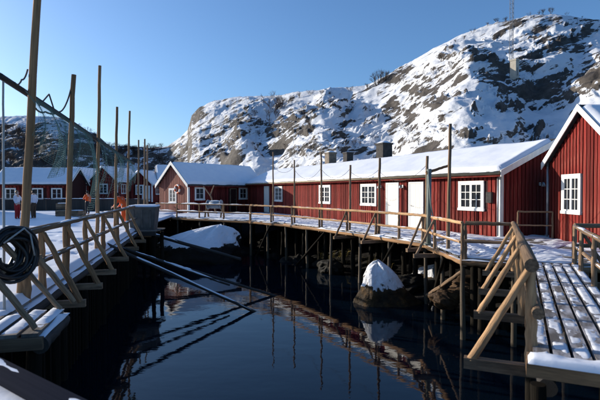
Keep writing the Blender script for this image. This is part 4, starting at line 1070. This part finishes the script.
# snowy bank between the quay and the far cabins
def bank(poly, z_, seed, name='snowy_ground'):
    q = [V2(p, z_) for p in poly]
    o = snow_sheet(q, .3, None, seed, 1.0, .5, name, .25, edge=.8); tag(o, kind='structure'); return o
bank([(-34, 37), (-9.5, 33.5), (-9, 62), (-44, 64)], -.18, 4, 'snowy_ground')
bank([(-34, 30), (-9.9, 30.8), (-9.2, 34.2), (-34, 38)], -.30, 6, 'snowy_ground')

# ------------------------------------------------------------------ people
def person(label, base, face_az, h=1.74, top=None, legs=None, shoes=None, hair=None, pose=None, hood=False):
    """skin-modifier figure; pose gives joint positions in units of body height, x right, y forward"""
    T = thing('person', label, 'person', base)
    Mx = Matrix.Translation(Vector(base)) @ Matrix.Rotation(-R(face_az), 4, 'Z') @ Matrix.Scale(h, 4)
    J = dict(pelvis=(0, 0, .52), belly=(0, .01, .60), chest=(0, .01, .73), neck=(0, .005, .825), nape=(0, .01, .865), head=(0, .015, .915), crown=(0, .01, .975))
    for s, sx in (('l', -1), ('r', 1)):
        J.update({s + 'sh': (sx * .10, 0, .80), s + 'el': (sx * .135, -.01, .63), s + 'wr': (sx * .14, .05, .50), s + 'ha': (sx * .14, .06, .455),
                  s + 'hip': (sx * .05, 0, .50), s + 'kn': (sx * .055, .015, .28), s + 'an': (sx * .055, -.005, .045), s + 'to': (sx * .065, .10, .02)})
    J.update(pose or {})
    Rr = dict(pelvis=(.082, .062), belly=(.074, .056), chest=(.092, .062), neck=(.05, .04), nape=(.031, .031), head=(.047, .056), crown=(.030, .035), sh=(.036, .036), el=(.027, .027), wr=(.018, .016), ha=(.024, .014), hip=(.056, .058), kn=(.038, .038), an=(.026, .028), to=(.022, .016))
    def skin(name, chains, m, grow=1.0, root='pelvis', parent=T, extra=0):
        names = []; edges = []
        for ch in chains:
            for a in ch:
                if a not in names: names.append(a)
            for a, b in zip(ch, ch[1:]): edges.append((names.index(a), names.index(b)))
        me = bpy.data.meshes.new(name); me.from_pydata([J[a] for a in names], edges, []); me.update()
        me.materials.append(m)
        o = link(bpy.data.objects.new(name, me), parent, Mx)
        sm = o.modifiers.new('skin', 'SKIN'); sm.use_smooth_shade = True
        for i, a in enumerate(names):
            key = a if a in Rr else a[1:]
            r = Rr[key]; me.skin_vertices[0].data[i].radius = (r[0] * grow + extra, r[1] * grow + extra)
            me.skin_vertices[0].data[i].use_root = (a == root)
        sb_ = o.modifiers.new('sub', 'SUBSURF'); sb_.levels = 2; sb_.render_levels = 2
        return o
    arms = [['chest', s + 'sh', s + 'el', s + 'wr', s + 'ha'] for s in 'lr']; lg = [['pelvis', s + 'hip', s + 'kn', s + 'an', s + 'to'] for s in 'lr']
    body = skin('body', [['pelvis', 'belly', 'chest', 'neck', 'nape', 'head', 'crown']] + arms + lg, M_skin)
    skin('jacket', [['pelvis', 'belly', 'chest', 'neck']] + [a[:-1] for a in arms], top, 1.12, 'chest', extra=.006)
    skin('trousers', [['belly', 'pelvis']] + [l[:-1] for l in lg], legs, 1.06, extra=.005)
    for s in 'lr':
        skin('boot', [[s + 'an', s + 'to']], shoes, 1.15, s + 'an', extra=.008)
        mb = MB(); w0 = Vector(J[s + 'ha']); d_ = (w0 - Vector(J[s + 'wr'])).normalized(); sd = d_.cross(Vector((0, 1, 0)) if abs(d_.y) < .8 else Z).normalized()
        fw = sd.cross(d_)
        for k in range(4):
            b0 = w0 + fw * (-.015 + k * .010) + d_ * .01; mb.tube([b0, b0 + d_ * (.022 - abs(k - 1.5) * .002), b0 + d_ * .04 + sd * .006], [.0055, .005, .004], 6)
        b0 = w0 + fw * .022 - d_ * .008; mb.tube([b0, b0 + fw * .014 + d_ * .014, b0 + fw * .016 + d_ * .028], [.006, .0055, .0045], 6); mb.build('fingers', M_skin, T, Mx)
    hd = Vector(J['head']); cr_ = Vector(J['crown']); up_ = (cr_ - Vector(J['nape'])).normalized()
    bm = bmesh.new(); bmesh.ops.create_uvsphere(bm, u_segments=16, v_segments=10, radius=.062)
    for v in list(bm.verts):
        if v.co.y > .022 and v.co.z < .022: bm.verts.remove(v)
    for v in bm.verts: v.co = Vector((v.co.x * .92, v.co.y * 1.08 - .008, v.co.z * 1.0)) + hd + up_ * .022
    me = bpy.data.meshes.new('hair'); bm.to_mesh(me); bm.free(); me.materials.append(hair); me.polygons.foreach_set('use_smooth', [True] * len(me.polygons))
    link(bpy.data.objects.new('hood' if hood else 'hair', me), T, Mx)
    f = MB(); fy = Vector((0, 1, 0))
    f.tube([hd + fy * .045 + Z * .012, hd + fy * .066 - Z * .006], [.005, .010], 6); f.build('nose', M_skin, T, Mx)
    for sx in (-1, 1):
        e = MB(); c_ = hd + Vector((sx * .019, .050, .012)); e.tube([c_, c_ + fy * .006], .006, 6); e.build('eye', M_haird, T, Mx)
    return T
quay_pt = lambda px, d_: Vector(((px - CX) / FPX * d_, d_, .03))
person('person in white jacket and red trousers standing left of the nearest pole', quay_pt(17, 26.5), 100, 1.72, M_whitecloth, M_redcloth, M_navy, M_hairl,
       {'lel': (-.17, .04, .66), 'lwr': (-.13, .15, .62), 'lha': (-.12, .19, .61), 'rel': (.16, .05, .64), 'rwr': (.12, .14, .58), 'rha': (.11, .18, .57)})
person('person in pale jacket and brown trousers behind the nearest pole', quay_pt(33.5, 27.0), -80, 1.76, M_whitecloth, M_brown, M_navy, M_haird)
person('person in orange jacket and dark trousers, farther back on the quay', quay_pt(87.5, 33), -60, 1.72, M_orange, M_navy, M_navy, M_haird,
       {'lel': (-.16, .03, .66), 'lwr': (-.10, .12, .64), 'lha': (-.08, .15, .64)})
person('person in orange overalls bending behind the quay railing by the tub', quay_pt(124.5, 22.5), -70, 1.74, M_orange, M_orange, M_navy, M_haird,
       {'belly': (0, .05, .60), 'chest': (0, .13, .70), 'neck': (0, .19, .77), 'nape': (0, .22, .80), 'head': (0, .25, .835), 'crown': (0, .275, .885), 'lsh': (-.10, .15, .76), 'rsh': (.10, .15, .76),
        'lel': (-.12, .20, .60), 'rel': (.12, .2, .60), 'lwr': (-.10, .30, .52), 'rwr': (.10, .30, .52), 'lha': (-.10, .34, .50), 'rha': (.10, .34, .50)})

# ------------------------------------------------------------------ hut and mast on the hill
def on_hill(px, py):
    """march along the photo ray of a pixel until it meets the terrain"""
    d_ = np.linspace(26, 230, 3000); x = (px - CX) / FPX * d_; z = EYE - (py - HY) / FPX * d_
    g, _ = land(x, d_); k = np.argmax(g >= z)
    if g[k] < z[k]: k = np.argmin(np.abs(g - z))
    return Vector((x[k], d_[k], g[k]))
hp_ = on_hill(513.5, 80)
T = thing('hut', 'small pale rendered hut high on the snowy hillside', 'hut', hp_)
hs = hp_.y / FPX
hx = Vector((.80, .60, 0)); hy = Vector((-.60, .80, 0))
mb = MB(); mb.box(hp_ + Z * (8.5 * hs), hx * 3.0 * hs, hy * 3.0 * hs, Z * (9.5 * hs)); mb.build('wall', M_hut, T)
mb = MB(); mb.box(hp_ + Z * (18.6 * hs), hx * 3.4 * hs, hy * 3.4 * hs, Z * (.8 * hs)); mb.build('roof', M_hut, T)
mb = MB(); mb.box(hp_ + Z * (7 * hs) - hy * 3.02 * hs, hx * 1.0 * hs, hy * .1 * hs, Z * (4 * hs)); mb.build('door', M_rust, T)
mp_ = hp_ + Vector((-.2 * hs, 6 * hs, 0)); H_ = 100 * hs
T = thing('lattice_mast', 'tall thin lattice radio mast behind the hut, cut by the top edge', 'mast', mp_); w_ = 2.1 * hs
cs = [mp_ + Vector((math.cos(a) * w_, math.sin(a) * w_, 0)) for a in (0.3, 2.39, 4.49)]
for c_ in cs: mb = MB(); mb.tube([c_ - Z * 2, c_ + Z * H_], .22 * hs, 5); mb.build('leg', M_rust, T)
nl = 22; mb = MB()
for i in range(nl):
    za, zb = H_ * i / nl, H_ * (i + 1) / nl
    for k in range(3):
        a, b = cs[k], cs[(k + 1) % 3]; mb.tube([a + Z * za, b + Z * zb], .10 * hs, 4); mb.tube([a + Z * za, b + Z * za], .09 * hs, 4)
mb.build('lattice', M_rust, T)

# ------------------------------------------------------------------ bare birches and scrub
def bare_tree(seed, stems, spread, depth=4):
    rg = random.Random(seed); mb = MB()
    def grow(p, d_, L_, r, lv):
        if lv == 0 or r < .0006: return
        q = p + d_ * L_ * .5 + Vector((rg.uniform(-1, 1), rg.uniform(-1, 1), rg.uniform(-.3, .5))) * L_ * .07
        e = q + (d_ + Vector((rg.uniform(-1, 1), rg.uniform(-1, 1), rg.uniform(-.2, .6))) * .16).normalized() * L_ * .5
        mb.tube([p, q, e], [r, r * .82, r * .62], 4 if lv > 2 else 3, False)
        for k in range(rg.choice((3, 4, 4))):
            a = rg.uniform(0, 6.28); sp = rg.uniform(.35, .9)
            nd = (d_ + Vector((math.cos(a), math.sin(a), rg.uniform(-.1, .35))) * sp).normalized()
            grow(p.lerp(e, rg.uniform(.45, 1)), nd, L_ * rg.uniform(.5, .75), r * .55, lv - 1)
    for s in range(stems):
        a = rg.uniform(0, 6.28); d_ = Vector((math.cos(a) * spread * rg.random(), math.sin(a) * spread * rg.random(), 1)).normalized()
        grow(Vector((math.cos(a) * .06, math.sin(a) * .06, -.08)), d_, .40, .015, depth)
    return mb.mesh('bare_tree', M_twig)
TM = [bare_tree(1, 4, .5, 5), bare_tree(2, 3, .6, 5), bare_tree(3, 5, .8, 4), bare_tree(4, 2, .3, 5)]
def shrub(px, py, hpx, label, var=None, group='bare birches on the hillside', sink=0.0):
    p = on_hill(px, py); s_ = hpx * p.y / FPX
    M = Matrix.Translation(p) @ Matrix.Rotation(random.uniform(0, 6.28), 4, 'Z') @ Matrix.Diagonal((s_ * random.uniform(.9, 1.3), s_ * random.uniform(.9, 1.3), s_, 1))
    o = link(bpy.data.objects.new('bare_birch', TM[random.randrange(4) if var is None else var]), None, M)
    tag(o, label, 'tree', group)
shrub(377, 87, 24, 'largest bare birch on the skyline above the dock poles', 0); shrub(384, 81, 15, 'bare birch just right of the largest skyline birch', 2); shrub(368, 89, 9, 'low bare bush just left of the largest skyline birch', 2)
shrub(274, 112, 26, 'tall bare birch on the shoulder above the left end of the row', 1); shrub(281, 108, 16, 'bare birch right beside the tall one on the shoulder', 0); shrub(268, 120, 16, 'bare birch left of the tall one on the shoulder', 3)
for i, (px, py, hh) in enumerate(((290, 101, 9), (300, 98, 9), (310, 96, 8), (322, 95, 6), (330, 95, 5), (350, 92, 6))): shrub(px, py, hh * (.8 + .6 * ((i * 29) % 7) / 6), 'low bare bush on the left part of the skyline', (0, 2, 1)[i % 3], 'skyline bushes left')
for i, (px, py, hh) in enumerate(((455, 43, 6), (463, 40, 7), (472, 34, 7), (486, 27, 8), (496, 24, 9), (505, 23, 7), (528, 17, 7), (541, 14, 9), (549, 12, 8), (537, 16, 6), (565, 16, 5), (580, 18, 5))): shrub(px, py, hh * (.6 + .5 * ((i * 37) % 11) / 10), 'low bare bush on the summit skyline to the right', (0, 2, 1, 2)[i % 4], 'skyline bushes right')
rg = random.Random(4)
for i in range(34):
    px = rg.uniform(104, 172); py = rg.uniform(150, 166); shrub(px, py, rg.uniform(9, 15), 'dark bare birch in the small wood left of the snowy hill', rg.choice((0, 1, 3)), 'small wood at the left foot of the hill')
for i in range(70):
    px = rg.uniform(-8, 104); py = rg.uniform(128, 168); shrub(px, py, rg.uniform(9, 16), 'bare birch on the dark slope behind the far cabins', rg.choice((0, 1, 3)), 'wood behind the far cabins')
for i in range(46):
    px = rg.uniform(235, 470); py = rg.uniform(np.interp(px, SKY_X, SKY_Y) + 14, 152); shrub(px, py, rg.uniform(5, 11), 'small bare sapling on the open snow slope', rg.choice((0, 1, 3)), 'saplings on the open slope')
